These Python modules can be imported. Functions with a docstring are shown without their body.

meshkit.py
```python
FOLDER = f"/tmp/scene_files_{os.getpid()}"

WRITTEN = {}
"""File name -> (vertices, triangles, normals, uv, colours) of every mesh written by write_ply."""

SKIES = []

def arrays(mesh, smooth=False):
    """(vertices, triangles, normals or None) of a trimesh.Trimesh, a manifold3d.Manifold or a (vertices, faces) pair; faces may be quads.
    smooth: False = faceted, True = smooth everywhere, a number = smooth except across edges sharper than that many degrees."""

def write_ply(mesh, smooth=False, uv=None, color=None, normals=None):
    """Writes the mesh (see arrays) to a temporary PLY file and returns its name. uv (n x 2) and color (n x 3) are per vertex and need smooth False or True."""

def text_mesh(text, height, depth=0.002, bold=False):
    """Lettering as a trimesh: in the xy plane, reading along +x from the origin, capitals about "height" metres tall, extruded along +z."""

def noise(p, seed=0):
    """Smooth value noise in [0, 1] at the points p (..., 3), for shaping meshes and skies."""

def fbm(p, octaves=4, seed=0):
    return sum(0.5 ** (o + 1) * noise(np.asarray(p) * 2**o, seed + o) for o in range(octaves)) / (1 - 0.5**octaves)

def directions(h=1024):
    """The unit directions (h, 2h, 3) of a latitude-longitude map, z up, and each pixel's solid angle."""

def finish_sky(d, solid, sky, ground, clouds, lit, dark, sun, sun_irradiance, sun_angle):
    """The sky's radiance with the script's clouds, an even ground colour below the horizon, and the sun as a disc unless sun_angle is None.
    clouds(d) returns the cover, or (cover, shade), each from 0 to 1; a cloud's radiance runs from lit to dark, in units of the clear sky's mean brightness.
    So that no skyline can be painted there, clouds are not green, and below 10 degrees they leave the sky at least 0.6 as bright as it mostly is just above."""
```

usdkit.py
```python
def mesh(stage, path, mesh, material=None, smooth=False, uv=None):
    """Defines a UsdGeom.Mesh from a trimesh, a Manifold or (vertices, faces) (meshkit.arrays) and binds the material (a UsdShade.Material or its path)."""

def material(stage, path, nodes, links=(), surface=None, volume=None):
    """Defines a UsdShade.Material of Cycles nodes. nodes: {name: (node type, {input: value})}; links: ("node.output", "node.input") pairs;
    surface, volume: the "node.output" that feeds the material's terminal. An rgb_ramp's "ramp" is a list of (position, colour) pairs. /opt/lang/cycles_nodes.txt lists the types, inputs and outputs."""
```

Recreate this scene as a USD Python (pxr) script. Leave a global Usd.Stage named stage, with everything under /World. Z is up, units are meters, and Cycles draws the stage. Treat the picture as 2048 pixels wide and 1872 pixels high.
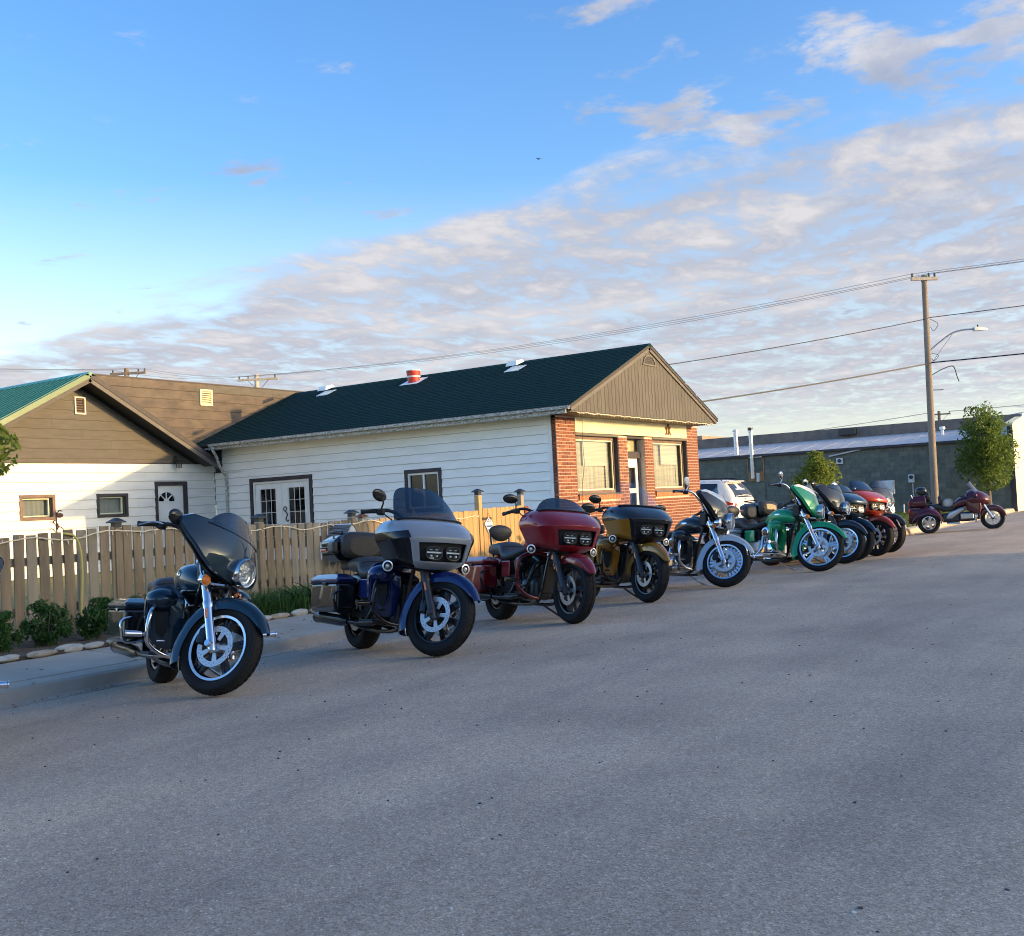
import math, random
import numpy as np, trimesh
import usdkit, meshkit
from scipy.spatial import ConvexHull
from shapely.geometry import Polygon, Point
from shapely import affinity
from pxr import Usd, UsdGeom, UsdLux, UsdShade, Gf, Sdf, Vt

stage = Usd.Stage.CreateInMemory()
UsdGeom.SetStageUpAxis(stage, 'Z'); UsdGeom.SetStageMetersPerUnit(stage, 1.0)
UsdGeom.Xform.Define(stage, '/World'); UsdGeom.Scope.Define(stage, '/World/Looks')
rnd = random.Random(7); rng = np.random.default_rng(7)

# ---------------------------------------------------------------- camera
HEADING, PITCH, ROLL = math.radians(33.629), math.radians(1.974), math.radians(2.871)
CAMZ = 1.17
cam = UsdGeom.Camera.Define(stage, '/World/camera')
cam.CreateHorizontalApertureAttr(36.0); cam.CreateVerticalApertureAttr(36.0 * 936 / 1024)
cam.CreateFocalLengthAttr(36.0 * 2105.33 / 2048)
cam.CreateClippingRangeAttr(Gf.Vec2f(0.05, 3000))
_f = np.array([math.cos(HEADING) * math.cos(PITCH), math.sin(HEADING) * math.cos(PITCH), math.sin(PITCH)])
_r = np.array([math.sin(HEADING), -math.cos(HEADING), 0]); _u = np.cross(_r, _f)
_r2 = math.cos(ROLL) * _r - math.sin(ROLL) * _u; _u2 = math.cos(ROLL) * _u + math.sin(ROLL) * _r
cam.AddTransformOp().Set(Gf.Matrix4d(*[float(x) for x in (*_r2, 0, *_u2, 0, *(-_f), 0, 0, 0, CAMZ, 1)]))
cam.CreateExposureAttr(1.72)

# ---------------------------------------------------------------- sun and sky
SUN = np.array([0.37, -1.0, 0.1435]); SUN /= np.linalg.norm(SUN)
SUN_EL, SUN_ROT = math.asin(SUN[2]), math.atan2(SUN[0], SUN[1])
sun = UsdLux.DistantLight.Define(stage, '/World/sun')
sun.CreateIntensityAttr(0.5); sun.CreateAngleAttr(0.5); sun.CreateNormalizeAttr(True)
sun.CreateColorAttr(Gf.Vec3f(1.0, 0.63, 0.25))
_z = SUN; _x = np.cross([0, 0, 1.0], _z); _x /= np.linalg.norm(_x); _y = np.cross(_z, _x)
sun.AddTransformOp().Set(Gf.Matrix4d(*[float(v) for v in (*_x, 0, *_y, 0, *_z, 0, 0, 0, 0, 1)]))

SKY_STRENGTH, SKY_SAT = 0.15, 1.3
CLOUD_DARK, CLOUD_MID, CLOUD_LIT = (.86, .95, 1.22), (1.08, 1.12, 1.30), (1.55, 1.52, 1.58)
def build_sky():
    N = {'tc': ('texture_coordinate', {}), 'sep': ('separate_xyz', {}), 'zc': ('math', {'math_type': 'maximum', 'value2': 0.0}),
         'zz': ('math', {'math_type': 'add', 'value2': 0.06}), 'px': ('math', {'math_type': 'divide'}), 'py': ('math', {'math_type': 'divide'}),
         'pv': ('combine_xyz', {}),
         'm1': ('mapping', {'rotation': (0, 0, 0.45), 'scale': (2.0, 1.2, 1)}), 'n1': ('noise_texture', {'type': 'fBM', 'scale': 1.0, 'detail': 9.0, 'roughness': 0.58, 'distortion': 0.35}),
         'm2': ('mapping', {'location': (3.1, 8.2, 0), 'rotation': (0, 0, -0.6), 'scale': (4.0, 6.2, 1)}), 'n2': ('noise_texture', {'type': 'fBM', 'scale': 1.0, 'detail': 9.0, 'roughness': 0.62, 'distortion': 0.2}),
         'm3': ('mapping', {'location': (5.3, 2.1, 0), 'rotation': (0, 0, 0.2), 'scale': (4.4, 3.6, 1)}), 'n3': ('noise_texture', {'type': 'fBM', 'scale': 1.0, 'detail': 8.0, 'roughness': 0.62, 'distortion': 0.2}),
         # the cloud deck begins along a straight line overhead and runs off to the horizon
         'e0': ('math', {'math_type': 'subtract', 'value2': 0.5}), 'e1': ('math', {'math_type': 'multiply_add', 'value2': 1.3}),
         'edge': ('map_range', {'range_type': 'smoothstep', 'from_min': 2.30, 'from_max': 2.62, 'clamp': True}),
         'fine': ('map_range', {'range_type': 'smoothstep', 'from_min': 0.34, 'from_max': 0.56, 'to_min': 0.45, 'to_max': 1.0, 'clamp': True}),
         'big': ('map_range', {'range_type': 'smoothstep', 'from_min': 0.30, 'from_max': 0.44, 'to_min': 0.66, 'to_max': 1.0, 'clamp': True}),
         'c1': ('math', {'math_type': 'multiply'}), 'c2': ('math', {'math_type': 'multiply'}),
         'low': ('map_range', {'range_type': 'smoothstep', 'from_min': 0.03, 'from_max': 0.10, 'to_min': 0.2, 'to_max': 1.0, 'clamp': True}), 'c3': ('math', {'math_type': 'multiply'}),
         # loose puffs ahead of the deck
         'pb': ('math', {'math_type': 'multiply_add', 'value2': 0.17}), 'pw': ('math', {'math_type': 'multiply'}),
         'puff': ('map_range', {'range_type': 'smoothstep', 'from_min': 0.585, 'from_max': 0.74, 'to_max': 0.9, 'clamp': True}),
         'pwx': ('map_range', {'range_type': 'smoothstep', 'from_min': 1.75, 'from_max': 2.2, 'to_min': 0.0, 'to_max': 1.0, 'clamp': True}),
         'pwy': ('map_range', {'range_type': 'smoothstep', 'from_min': 0.75, 'from_max': 1.35, 'to_min': 1.0, 'to_max': 0.0, 'clamp': True}),
         
         'cov': ('math', {'math_type': 'maximum', 'use_clamp': True}),
         'tw': ('math', {'math_type': 'multiply_add', 'value2': 0.55}), 'th': ('math', {'math_type': 'multiply', 'value2': 0.45}),
         'tone': ('rgb_ramp', {'ramp': [(0.36, CLOUD_DARK), (0.48, CLOUD_MID), (0.61, CLOUD_LIT)]}),
         'sky': ('sky_texture', {'sky_type': 'single_scattering', 'sun_disc': False, 'sun_elevation': SUN_EL, 'sun_rotation': SUN_ROT,
                                 'altitude': 600.0, 'air_density': 1.0, 'aerosol_density': 2.5, 'ozone_density': 1.8}),
         'hs': ('hsv', {'hue': 0.514, 'value': 1.0}),
         'sat': ('map_range', {'from_min': 0.0, 'from_max': 0.30, 'to_min': 0.42, 'to_max': SKY_SAT, 'clamp': True}),
         'mx': ('mix_color', {'blend_type': 'mix'}),
         'bg': ('background_shader', {'strength': SKY_STRENGTH})}
    L = [('tc.generated', 'sep.vector'), ('sep.z', 'zc.value1'), ('zc.value', 'zz.value1'), ('sep.x', 'px.value1'), ('zz.value', 'px.value2'),
         ('sep.y', 'py.value1'), ('zz.value', 'py.value2'), ('px.value', 'pv.x'), ('py.value', 'pv.y'),
         ('pv.vector', 'm1.vector'), ('m1.vector', 'n1.vector'), ('pv.vector', 'm2.vector'), ('m2.vector', 'n2.vector'), ('pv.vector', 'm3.vector'), ('m3.vector', 'n3.vector'),
         ('n1.fac', 'e0.value1'), ('e0.value', 'e1.value1'), ('px.value', 'e1.value3'), ('e1.value', 'edge.value'),
         ('n2.fac', 'fine.value'), ('n1.fac', 'big.value'), ('edge.result', 'c1.value1'), ('fine.result', 'c1.value2'), ('c1.value', 'c2.value1'), ('big.result', 'c2.value2'),
         ('sep.z', 'low.value'), ('c2.value', 'c3.value1'), ('low.result', 'c3.value2'),
         ('px.value', 'pwx.value'), ('py.value', 'pwy.value'), ('pwx.result', 'pw.value1'), ('pwy.result', 'pw.value2'), ('pw.value', 'pb.value1'), ('n3.fac', 'pb.value3'), ('pb.value', 'puff.value'),
         ('c3.value', 'cov.value1'), ('puff.result', 'cov.value2'), ('n2.fac', 'tw.value1'), ('n1.fac', 'th.value1'), ('th.value', 'tw.value3'), ('tw.value', 'tone.fac'),
         ('sep.z', 'sat.value'), ('sat.result', 'hs.saturation'), ('sky.color', 'hs.color'), ('hs.color', 'mx.a'), ('tone.color', 'mx.b'), ('cov.value', 'mx.fac'), ('mx.result', 'bg.color')]
    return N, L

_n, _l = build_sky()
dome = UsdLux.DomeLight.Define(stage, '/World/sky')
UsdShade.MaterialBindingAPI.Apply(dome.GetPrim()).Bind(usdkit.material(stage, '/World/Looks/sky', _n, _l, surface='bg.background'))
dome.GetPrim().SetCustomDataByKey('kind', 'structure'); dome.GetPrim().SetCustomDataByKey('label', 'blue evening sky with a deck of thin rippled clouds')
# ---------------------------------------------------------------- helpers
def unit(v):
    v = np.asarray(v, float); return v / max(np.linalg.norm(v), 1e-12)
def rotm(axis, deg):
    return trimesh.transformations.rotation_matrix(math.radians(deg), axis)[:3, :3]
def spline(pts, n):
    """Smooth curve through pts (Catmull-Rom), n points per span."""
    P = np.asarray(pts, float); P = np.vstack([2 * P[0] - P[1], P, 2 * P[-1] - P[-2]]); out = []
    for i in range(1, len(P) - 2):
        for t in np.linspace(0, 1, n, endpoint=False):
            a, b, c, d = P[i - 1:i + 3]
            out.append(.5 * (2 * b + (c - a) * t + (2 * a - 5 * b + 4 * c - d) * t * t + (3 * b - a - 3 * c + d) * t ** 3))
    out.append(P[-2]); return np.array(out)

class M:
    """Collects shapes; becomes one mesh."""
    def __init__(s): s.v, s.f, s.n = [], [], 0
    def add(s, v, f):
        v = np.asarray(v, float); f = np.asarray(f, int)
        if f.shape[1] == 4: f = np.vstack([f[:, [0, 1, 2]], f[:, [0, 2, 3]]])
        s.v.append(v); s.f.append(f + s.n); s.n += len(v); return s
    def tri(s, m): return s.add(m.vertices, m.faces)
    def mesh(s): return np.vstack(s.v), np.vstack(s.f)
    def map(s, fn): s.v = [fn(v) for v in s.v]; return s
    def box(s, c, size, R=None, bevel=0.0):
        h = np.asarray(size, float) / 2; b = min(bevel, .45 * min(size))
        S = np.array([(x, y, z) for x in (-1, 1) for y in (-1, 1) for z in (-1, 1)], float)
        if b <= 0:
            v = S * h; f = np.array([(0, 1, 3, 2), (4, 6, 7, 5), (0, 4, 5, 1), (2, 3, 7, 6), (0, 2, 6, 4), (1, 5, 7, 3)])
        else:
            v = np.vstack([S * (h - b * (1 - np.eye(3)[k])) for k in range(3)])
            f = hullfaces(v)
        if R is not None: v = v @ np.asarray(R).T
        return s.add(v + np.asarray(c, float), f)
    def hull(s, pts):
        pts = np.asarray(pts, float); f = hullfaces(pts); return s.add(pts, f)
    def tube(s, pts, r, n=10, closed=False, flat=1.0):
        P = np.asarray(pts, float); k = len(P); r = np.broadcast_to(np.asarray(r, float), (k,))
        T = np.gradient(P, axis=0) if not closed else np.roll(P, -1, 0) - np.roll(P, 1, 0)
        T /= np.maximum(np.linalg.norm(T, axis=1, keepdims=True), 1e-9)
        a = np.cross(T[0], [0, 0, 1.0]); a = unit(a) if np.linalg.norm(a) > 1e-3 else np.array([1.0, 0, 0])
        ang = np.linspace(0, 2 * np.pi, n, endpoint=False); V = []
        for i in range(k):
            a = unit(a - T[i] * (a @ T[i])); b = np.cross(T[i], a)
            V.append(P[i] + r[i] * (np.outer(np.cos(ang), a) + flat * np.outer(np.sin(ang), b)))
        return s.loft(V, closed_path=closed)
    def loft(s, rings, closed_path=False, cap=True, ring_closed=True):
        R = np.asarray(rings, float); k, n = R.shape[:2]; V = R.reshape(-1, 3); F = []
        m = n if ring_closed else n - 1
        for i in range(k if closed_path else k - 1):
            i2 = (i + 1) % k
            for j in range(m):
                j2 = (j + 1) % n; F.append((i * n + j, i2 * n + j, i2 * n + j2, i * n + j2))
        F = np.array(F)[:, ::-1]
        F = np.vstack([F[:, [0, 1, 2]], F[:, [0, 2, 3]]])
        if cap and not closed_path and ring_closed:
            V = np.vstack([V, R[0].mean(0), R[-1].mean(0)]); a, b = k * n, k * n + 1
            F = np.vstack([F, [(a, j, (j + 1) % n)[::1] for j in range(n)], [(b, (k - 1) * n + (j + 1) % n, (k - 1) * n + j) for j in range(n)]])
        return s.add(V, F)
    def lathe(s, prof, n=32, o=(0, 0, 0), axis=(0, 1, 0), closed=False):
        """prof: (radius, height along axis) pairs."""
        w = unit(axis); a = unit(np.cross(w, [0, 0, 1.0])) if abs(w[2]) < .9 else np.array([1.0, 0, 0]); b = np.cross(w, a)
        ang = np.linspace(0, 2 * np.pi, n, endpoint=False); o = np.asarray(o, float)
        rings = [o + w * h + r * (np.outer(np.cos(ang), a) + np.outer(np.sin(ang), b)) for r, h in prof]
        return s.loft(rings, closed_path=closed)
    def cyl(s, a, b, r, n=14, r2=None):
        a = np.asarray(a, float); b = np.asarray(b, float)
        return s.lathe([(r, 0), (r if r2 is None else r2, np.linalg.norm(b - a))], n, a, b - a)
    def prism(s, poly, z0, z1, fr=None):
        """Polygon (s,t) extruded from z0 to z1; fr maps (s,t,n) to the scene."""
        for g in getattr(poly, 'geoms', [poly]):
            if g.is_empty or g.area < 1e-7: continue
            m = trimesh.creation.extrude_polygon(g, z1 - z0, engine='earcut'); v = np.array(m.vertices); v[:, 2] += z0
            f = np.array(m.faces)
            if fr is not None: v, f = fr(v, f)
            s.add(v, f)
        return s
    def shell(s, G, t):
        """A grid of points G[i,j] thickened by t along its normals, edges closed."""
        G = np.asarray(G, float); a, b = G.shape[:2]
        du = np.gradient(G, axis=0); dv = np.gradient(G, axis=1); N = np.cross(du, dv); N /= np.maximum(np.linalg.norm(N, axis=2, keepdims=True), 1e-9)
        V = np.vstack([G.reshape(-1, 3), (G - N * t).reshape(-1, 3)]); n = a * b; F = []
        for i in range(a - 1):
            for j in range(b - 1):
                q = (i * b + j, (i + 1) * b + j, (i + 1) * b + j + 1, i * b + j + 1); F.append(q); F.append(tuple(x + n for x in q[::-1]))
        loop = [j for j in range(b)] + [i * b + b - 1 for i in range(1, a)] + [(a - 1) * b + j for j in range(b - 2, -1, -1)] + [i * b for i in range(a - 2, 0, -1)]
        for i in range(len(loop)):
            p, q = loop[i], loop[(i + 1) % len(loop)]; F.append((p, q, q + n, p + n))
        return s.add(V, F)
    def sphere(s, c, r, sub=2, scale=(1, 1, 1), R=None):
        m = trimesh.creation.icosphere(sub, 1.0); v = m.vertices * np.asarray(scale) * r
        if R is not None: v = v @ np.asarray(R).T
        return s.add(v + np.asarray(c), m.faces)

def hullfaces(v):
    h = ConvexHull(v); f = h.simplices.copy(); c = v.mean(0)
    a, b, d = v[f[:, 0]], v[f[:, 1]], v[f[:, 2]]; n = np.cross(b - a, d - a)
    flip = ((a - c) * n).sum(1) < 0; f[flip] = f[flip][:, ::-1]; return f
def frame(o, S, Z, N):
    """Maps wall coordinates (along, up, out) to the scene."""
    o, A = np.asarray(o, float), np.array([S, Z, N], float); neg = np.linalg.det(A) < 0
    def fr(v, f=None):
        v = np.asarray(v, float) @ A + o
        return v if f is None else (v, np.asarray(f)[:, ::-1] if neg else f)
    return fr
def rect(x0, y0, x1, y1): return Polygon([(x0, y0), (x1, y0), (x1, y1), (x0, y1)])

_used = {}
def numbered(path):
    k = _used.get(path, 0); _used[path] = k + 1
    return path if k == 0 else '%s_%03d' % (path, k)
def tag(p, label=None, cat=None, group=None, kind=None):
    for k, v in (('label', label), ('category', cat), ('group', group), ('kind', kind)):
        if v: p.SetCustomDataByKey(k, v)
    return p
def thing(name, label, cat, loc=(0, 0, 0), rz=0, rx=0, group=None, kind=None):
    x = UsdGeom.Xform.Define(stage, numbered('/World/' + name)); x.AddTranslateOp().Set(Gf.Vec3d(*map(float, loc)))
    if rz: x.AddRotateZOp().Set(float(rz))
    if rx: x.AddRotateXOp().Set(float(rx))
    return tag(x.GetPrim(), label, cat, group, kind)
def part(parent, name, m, mat, smooth=35, label=None, kind=None):
    base = parent.GetPath().pathString if parent is not None else '/World'
    p = usdkit.mesh(stage, numbered(base + '/' + name), m.mesh() if isinstance(m, M) else m, MAT[mat], smooth).GetPrim()
    if label or kind: tag(p, label, kind=kind)
    return p
def single(name, m, mat, label, cat, smooth=35, group=None, kind=None):
    return tag(part(None, name, m, mat, smooth), label, cat, group, kind)
def structure(name, m, mat, smooth=False, label=None):
    return tag(part(None, name, m, mat, smooth), label, kind='structure')

# ---------------------------------------------------------------- materials
MAT = {}
def mat(name, col, rough=.6, metal=0., coat=0., var=None, bump=None, per=0., spec=.5, col2=None, trans=0.):
    """var: (scale, amount[, (sx,sy,sz)]) tone noise; bump: (scale, strength, distance[, detail]); per: tone range between loose pieces; col2: the noise runs to this colour."""
    N = {'p': ('principled_bsdf', {'base_color': col, 'roughness': rough, 'metallic': metal, 'coat_weight': coat, 'coat_roughness': .04, 'specular_ior_level': spec})}
    L = []; src = None
    if var or bump: N['g'] = ('geometry', {})
    if var:
        sc, am = var[0], var[1]; st = var[2] if len(var) > 2 else (1, 1, 1); c = np.array(col)
        N['mp'] = ('mapping', {'scale': st}); N['nz'] = ('noise_texture', {'type': 'fBM', 'scale': sc, 'detail': 6.0, 'roughness': .62})
        lo, hi = (c * (1 - am), c * (1 + am)) if col2 is None else (c, np.array(col2))
        N['rp'] = ('rgb_ramp', {'ramp': [(.33, tuple(lo)), (.67, tuple(np.minimum(hi, 1)))]})
        L += [('g.position', 'mp.vector'), ('mp.vector', 'nz.vector'), ('nz.fac', 'rp.fac')]; src = 'rp.color'
    if per:
        N['gi'] = ('geometry', {}) if 'g' not in N else N['g']
        N['mr'] = ('map_range', {'from_min': 0., 'from_max': 1., 'to_min': 1 - per, 'to_max': 1 + per})
        N['hv'] = ('hsv', {'color': col}); L += [('gi.random_per_island', 'mr.value'), ('mr.result', 'hv.value')]
        if src: L.append((src, 'hv.color'))
        src = 'hv.color'
    if src: L.append((src, 'p.base_color'))
    if bump:
        N['bn'] = ('noise_texture', {'type': 'fBM', 'scale': bump[0], 'detail': bump[3] if len(bump) > 3 else 4.0}); N['bp'] = ('bump', {'strength': bump[1], 'distance': bump[2]})
        L += [('g.position', 'bn.vector'), ('bn.fac', 'bp.height'), ('bp.normal', 'p.normal')]
    MAT[name] = usdkit.material(stage, '/World/Looks/' + name, N, L, surface='p.BSDF'); return MAT[name]
def glass(name, tint, amount=.0, ior=1.5, rough=0.0):
    """A pane: clear (tinted) by transparency, with a reflection that grows at grazing angles; amount adds an even reflection film."""
    N = {'t': ('transparent_bsdf', {'color': tint}), 'g': ('glossy_bsdf', {'color': (1, 1, 1), 'roughness': rough}), 'f': ('fresnel', {'IOR': ior}),
         'a': ('math', {'math_type': 'add', 'value2': amount, 'use_clamp': True}), 'b': ('geometry', {}), 'i': ('math', {'math_type': 'subtract', 'value1': 1.0}), 'x': ('math', {'math_type': 'multiply'}), 'm': ('mix_closure', {})}
    MAT[name] = usdkit.material(stage, '/World/Looks/' + name, N, [('f.fac', 'a.value1'), ('b.backfacing', 'i.value2'), ('a.value', 'x.value1'), ('i.value', 'x.value2'), ('x.value', 'm.fac'), ('t.BSDF', 'm.closure1'), ('g.BSDF', 'm.closure2')], surface='m.closure'); return MAT[name]
def leafmat(name, c1, c2, tr=.35):
    N = {'g': ('geometry', {}), 'r': ('rgb_ramp', {'ramp': [(0, c1), (1, c2)]}), 'p': ('principled_bsdf', {'roughness': .45, 'specular_ior_level': .35}),
         't': ('translucent_bsdf', {}), 'm': ('mix_closure', {'fac': tr})}
    MAT[name] = usdkit.material(stage, '/World/Looks/' + name, N, [('g.random_per_island', 'r.fac'), ('r.color', 'p.base_color'), ('r.color', 't.color'), ('p.BSDF', 'm.closure1'), ('t.BSDF', 'm.closure2')], surface='m.closure')
# asphalt: chip seal with pale and dark aggregate, worn lanes and old tar
N = {'g': ('geometry', {}), 'v': ('voronoi_texture', {'scale': 135.0, 'feature': 'f1'}), 'bw': ('rgb_to_bw', {}),
     'r1': ('rgb_ramp', {'ramp': [(0, (.235, .185, .140)), (.45, (.385, .308, .236)), (.8, (.48, .39, .305)), (.93, (.62, .52, .42)), (1, (.70, .62, .52))]}),
     'n1': ('noise_texture', {'type': 'fBM', 'scale': .55, 'detail': 5.0, 'roughness': .6}), 'mp': ('mapping', {'scale': (.22, 1.3, 1)}),
     'n3': ('noise_texture', {'type': 'fBM', 'scale': 1.1, 'detail': 6.0, 'roughness': .65}),
     'r2': ('rgb_ramp', {'ramp': [(.3, (.76, .76, .77)), (.7, (1.18, 1.17, 1.15))]}), 'r3': ('rgb_ramp', {'ramp': [(.28, (.80, .81, .84)), (.5, (1, 1, 1)), (.72, (1.12, 1.1, 1.06))]}),
     'm1': ('mix_color', {'blend_type': 'multiply', 'fac': 1.0}), 'm2': ('mix_color', {'blend_type': 'multiply', 'fac': 1.0}),
     'n2': ('noise_texture', {'type': 'fBM', 'scale': 28.0, 'detail': 4.0, 'roughness': .7}), 'r4': ('rgb_ramp', {'ramp': [(.3, (.86, .86, .87)), (.7, (1.12, 1.12, 1.1))]}), 'm3': ('mix_color', {'blend_type': 'multiply', 'fac': 1.0}),
     'b1': ('bump', {'strength': .55, 'distance': .006}), 'p': ('principled_bsdf', {'roughness': .82, 'specular_ior_level': .35})}
L = [('g.position', 'v.vector'), ('v.color', 'bw.color'), ('bw.val', 'r1.fac'), ('g.position', 'n1.vector'), ('g.position', 'mp.vector'), ('mp.vector', 'n3.vector'), ('n1.fac', 'r2.fac'), ('n3.fac', 'r3.fac'),
     ('r1.color', 'm1.a'), ('r2.color', 'm1.b'), ('m1.result', 'm2.a'), ('r3.color', 'm2.b'), ('g.position', 'n2.vector'), ('n2.fac', 'r4.fac'), ('m2.result', 'm3.a'), ('r4.color', 'm3.b'),
     ('m3.result', 'p.base_color'), ('v.distance', 'b1.height'), ('b1.normal', 'p.normal')]
MAT['asphalt'] = usdkit.material(stage, '/World/Looks/asphalt', N, L, surface='p.BSDF')
mat('concrete', (.42, .36, .285), .85, var=(1.6, .16), bump=(90, .3, .004))
mat('old_concrete', (.37, .31, .245), .9, var=(2.2, .22), bump=(60, .4, .006))
mat('soil', (.10, .075, .05), .95, var=(6, .4), bump=(25, .8, .03))
mat('dry_ground', (.20, .16, .09), .95, var=(1.5, .35), bump=(12, .6, .03))
mat('turf', (.10, .125, .03), .95, var=(.7, .3), col2=(.24, .19, .06), bump=(30, .8, .03))
mat('white_siding', (.80, .785, .76), .55, var=(1.2, .06, (1, 1, 4)), bump=(140, .12, .002))
mat('weathered_siding', (.70, .69, .66), .6, var=(1.4, .08, (1, 1, 4)), bump=(140, .12, .002))
mat('brown_siding', (.085, .076, .066), .75, var=(2.4, .16, (1, 1, 5)), bump=(110, .2, .003))
mat('worn_siding', (.062, .050, .044), .75, var=(2.6, .3, (1, 1, 2)), col2=(.12, .092, .072), bump=(60, .35, .004))
mat('gable_boards', (.088, .080, .070), .75, var=(5, .2, (1, 1, .25)), bump=(60, .3, .003), per=.1)
mat('grey_trim', (.115, .105, .095), .7, var=(4, .12))
mat('dark_trim', (.028, .022, .03), .6, var=(6, .3))
mat('brown_trim', (.16, .10, .08), .7, var=(6, .2))
mat('soffit', (.05, .045, .045), .85)
mat('white_paint', (.72, .72, .70), .45, var=(5, .05))
mat('peeling_paint', (.66, .65, .63), .7, var=(16, .5, (1, 1, 2)), col2=(.10, .095, .09), bump=(40, .4, .004))
mat('cream_board', (.74, .67, .42), .6, var=(2.5, .07))
mat('mortar', (.55, .44, .35), .9, var=(30, .15), bump=(120, .5, .003))
for i, c in enumerate([(.19, .065, .040), (.235, .085, .05), (.15, .052, .038), (.27, .11, .065)]):
    mat('brick_%s' % 'abcd'[i], c, .85, var=(38, .25), bump=(160, .5, .003))
mat('sill_brick', (.47, .17, .075), .85, var=(30, .2), bump=(160, .5, .003))
mat('shingle', (.014, .047, .047), .95, spec=.08, var=(30, .4), bump=(220, .7, .004), per=.3)
mat('green_metal', (.012, .17, .10), .38, metal=.0, coat=.3, var=(3, .1))
mat('light_green_metal', (.028, .10, .035), .4, coat=.3)
mat('galvanised', (.55, .56, .58), .38, metal=.85, var=(5, .12))
mat('metal_roof', (.40, .40, .42), .6, metal=.15, var=(1.2, .12, (1, 3, 1)))
mat('dark_band', (.085, .075, .075), .8, var=(3, .35), col2=(.16, .125, .10))
mat('block_a', (.11, .118, .10), .92, var=(3, .22), bump=(60, .5, .004)); mat('block_b', (.098, .108, .096), .92, var=(3, .22), bump=(60, .5, .004)); mat('block_c', (.125, .128, .108), .92, var=(3, .22), bump=(60, .5, .004))
mat('block_joint', (.085, .092, .084), .95)
mat('stucco', (.68, .60, .46), .85, var=(.9, .07), bump=(80, .3, .003))
mat('brown_stucco', (.30, .22, .16), .9, var=(2, .1))
mat('plywood', (.30, .16, .06), .8, var=(8, .25, (1, 1, .2)))
mat('fence_wood', (.27, .20, .125), .8, var=(7, .34, (1, 1, .12)), bump=(45, .4, .004), per=.16)
mat('fence_grey', (.31, .255, .185), .85, var=(7, .28, (1, 1, .12)), bump=(45, .4, .004), per=.14)
mat('new_wood', (.46, .29, .125), .75, var=(8, .2, (1, 1, .12)), bump=(45, .3, .003), per=.1)
mat('pole_wood', (.19, .15, .12), .85, var=(9, .3, (1, 1, .06)), bump=(40, .6, .006))
mat('grey_wood', (.38, .33, .27), .85, var=(9, .2, (1, 1, .3)))
mat('rope', (.70, .60, .45), .7); mat('hose_yellow', (.50, .42, .12), .5); mat('rust', (.16, .07, .035), .8, var=(20, .4))
mat('black_metal', (.015, .015, .017), .4); mat('black_rubber', (.012, .012, .013), .75)
mat('insulator', (.10, .085, .08), .3, coat=.4); mat('wire', (.03, .03, .033), .6)
mat('dark_inside', (.02, .02, .022), .9)
mat('curtain', (.62, .60, .50), .85, var=(3, .06)); mat('curtain_green', (.62, .62, .44), .85, var=(3, .06)); mat('curtain_grey', (.48, .46, .42), .9)
mat('paper', (.8, .79, .74), .8)
mat('stone_a', (.46, .36, .25), .9, var=(14, .25), bump=(50, .5, .008)); mat('stone_b', (.34, .20, .13), .9, var=(14, .25), bump=(50, .5, .008)); mat('stone_c', (.52, .47, .38), .9, var=(14, .2), bump=(50, .5, .008))
mat('pebble_pale', (.58, .56, .52), .8); mat('pebble_dark', (.05, .05, .05), .8)
mat('bark', (.13, .10, .07), .9, var=(12, .3), bump=(40, .8, .01))
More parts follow.
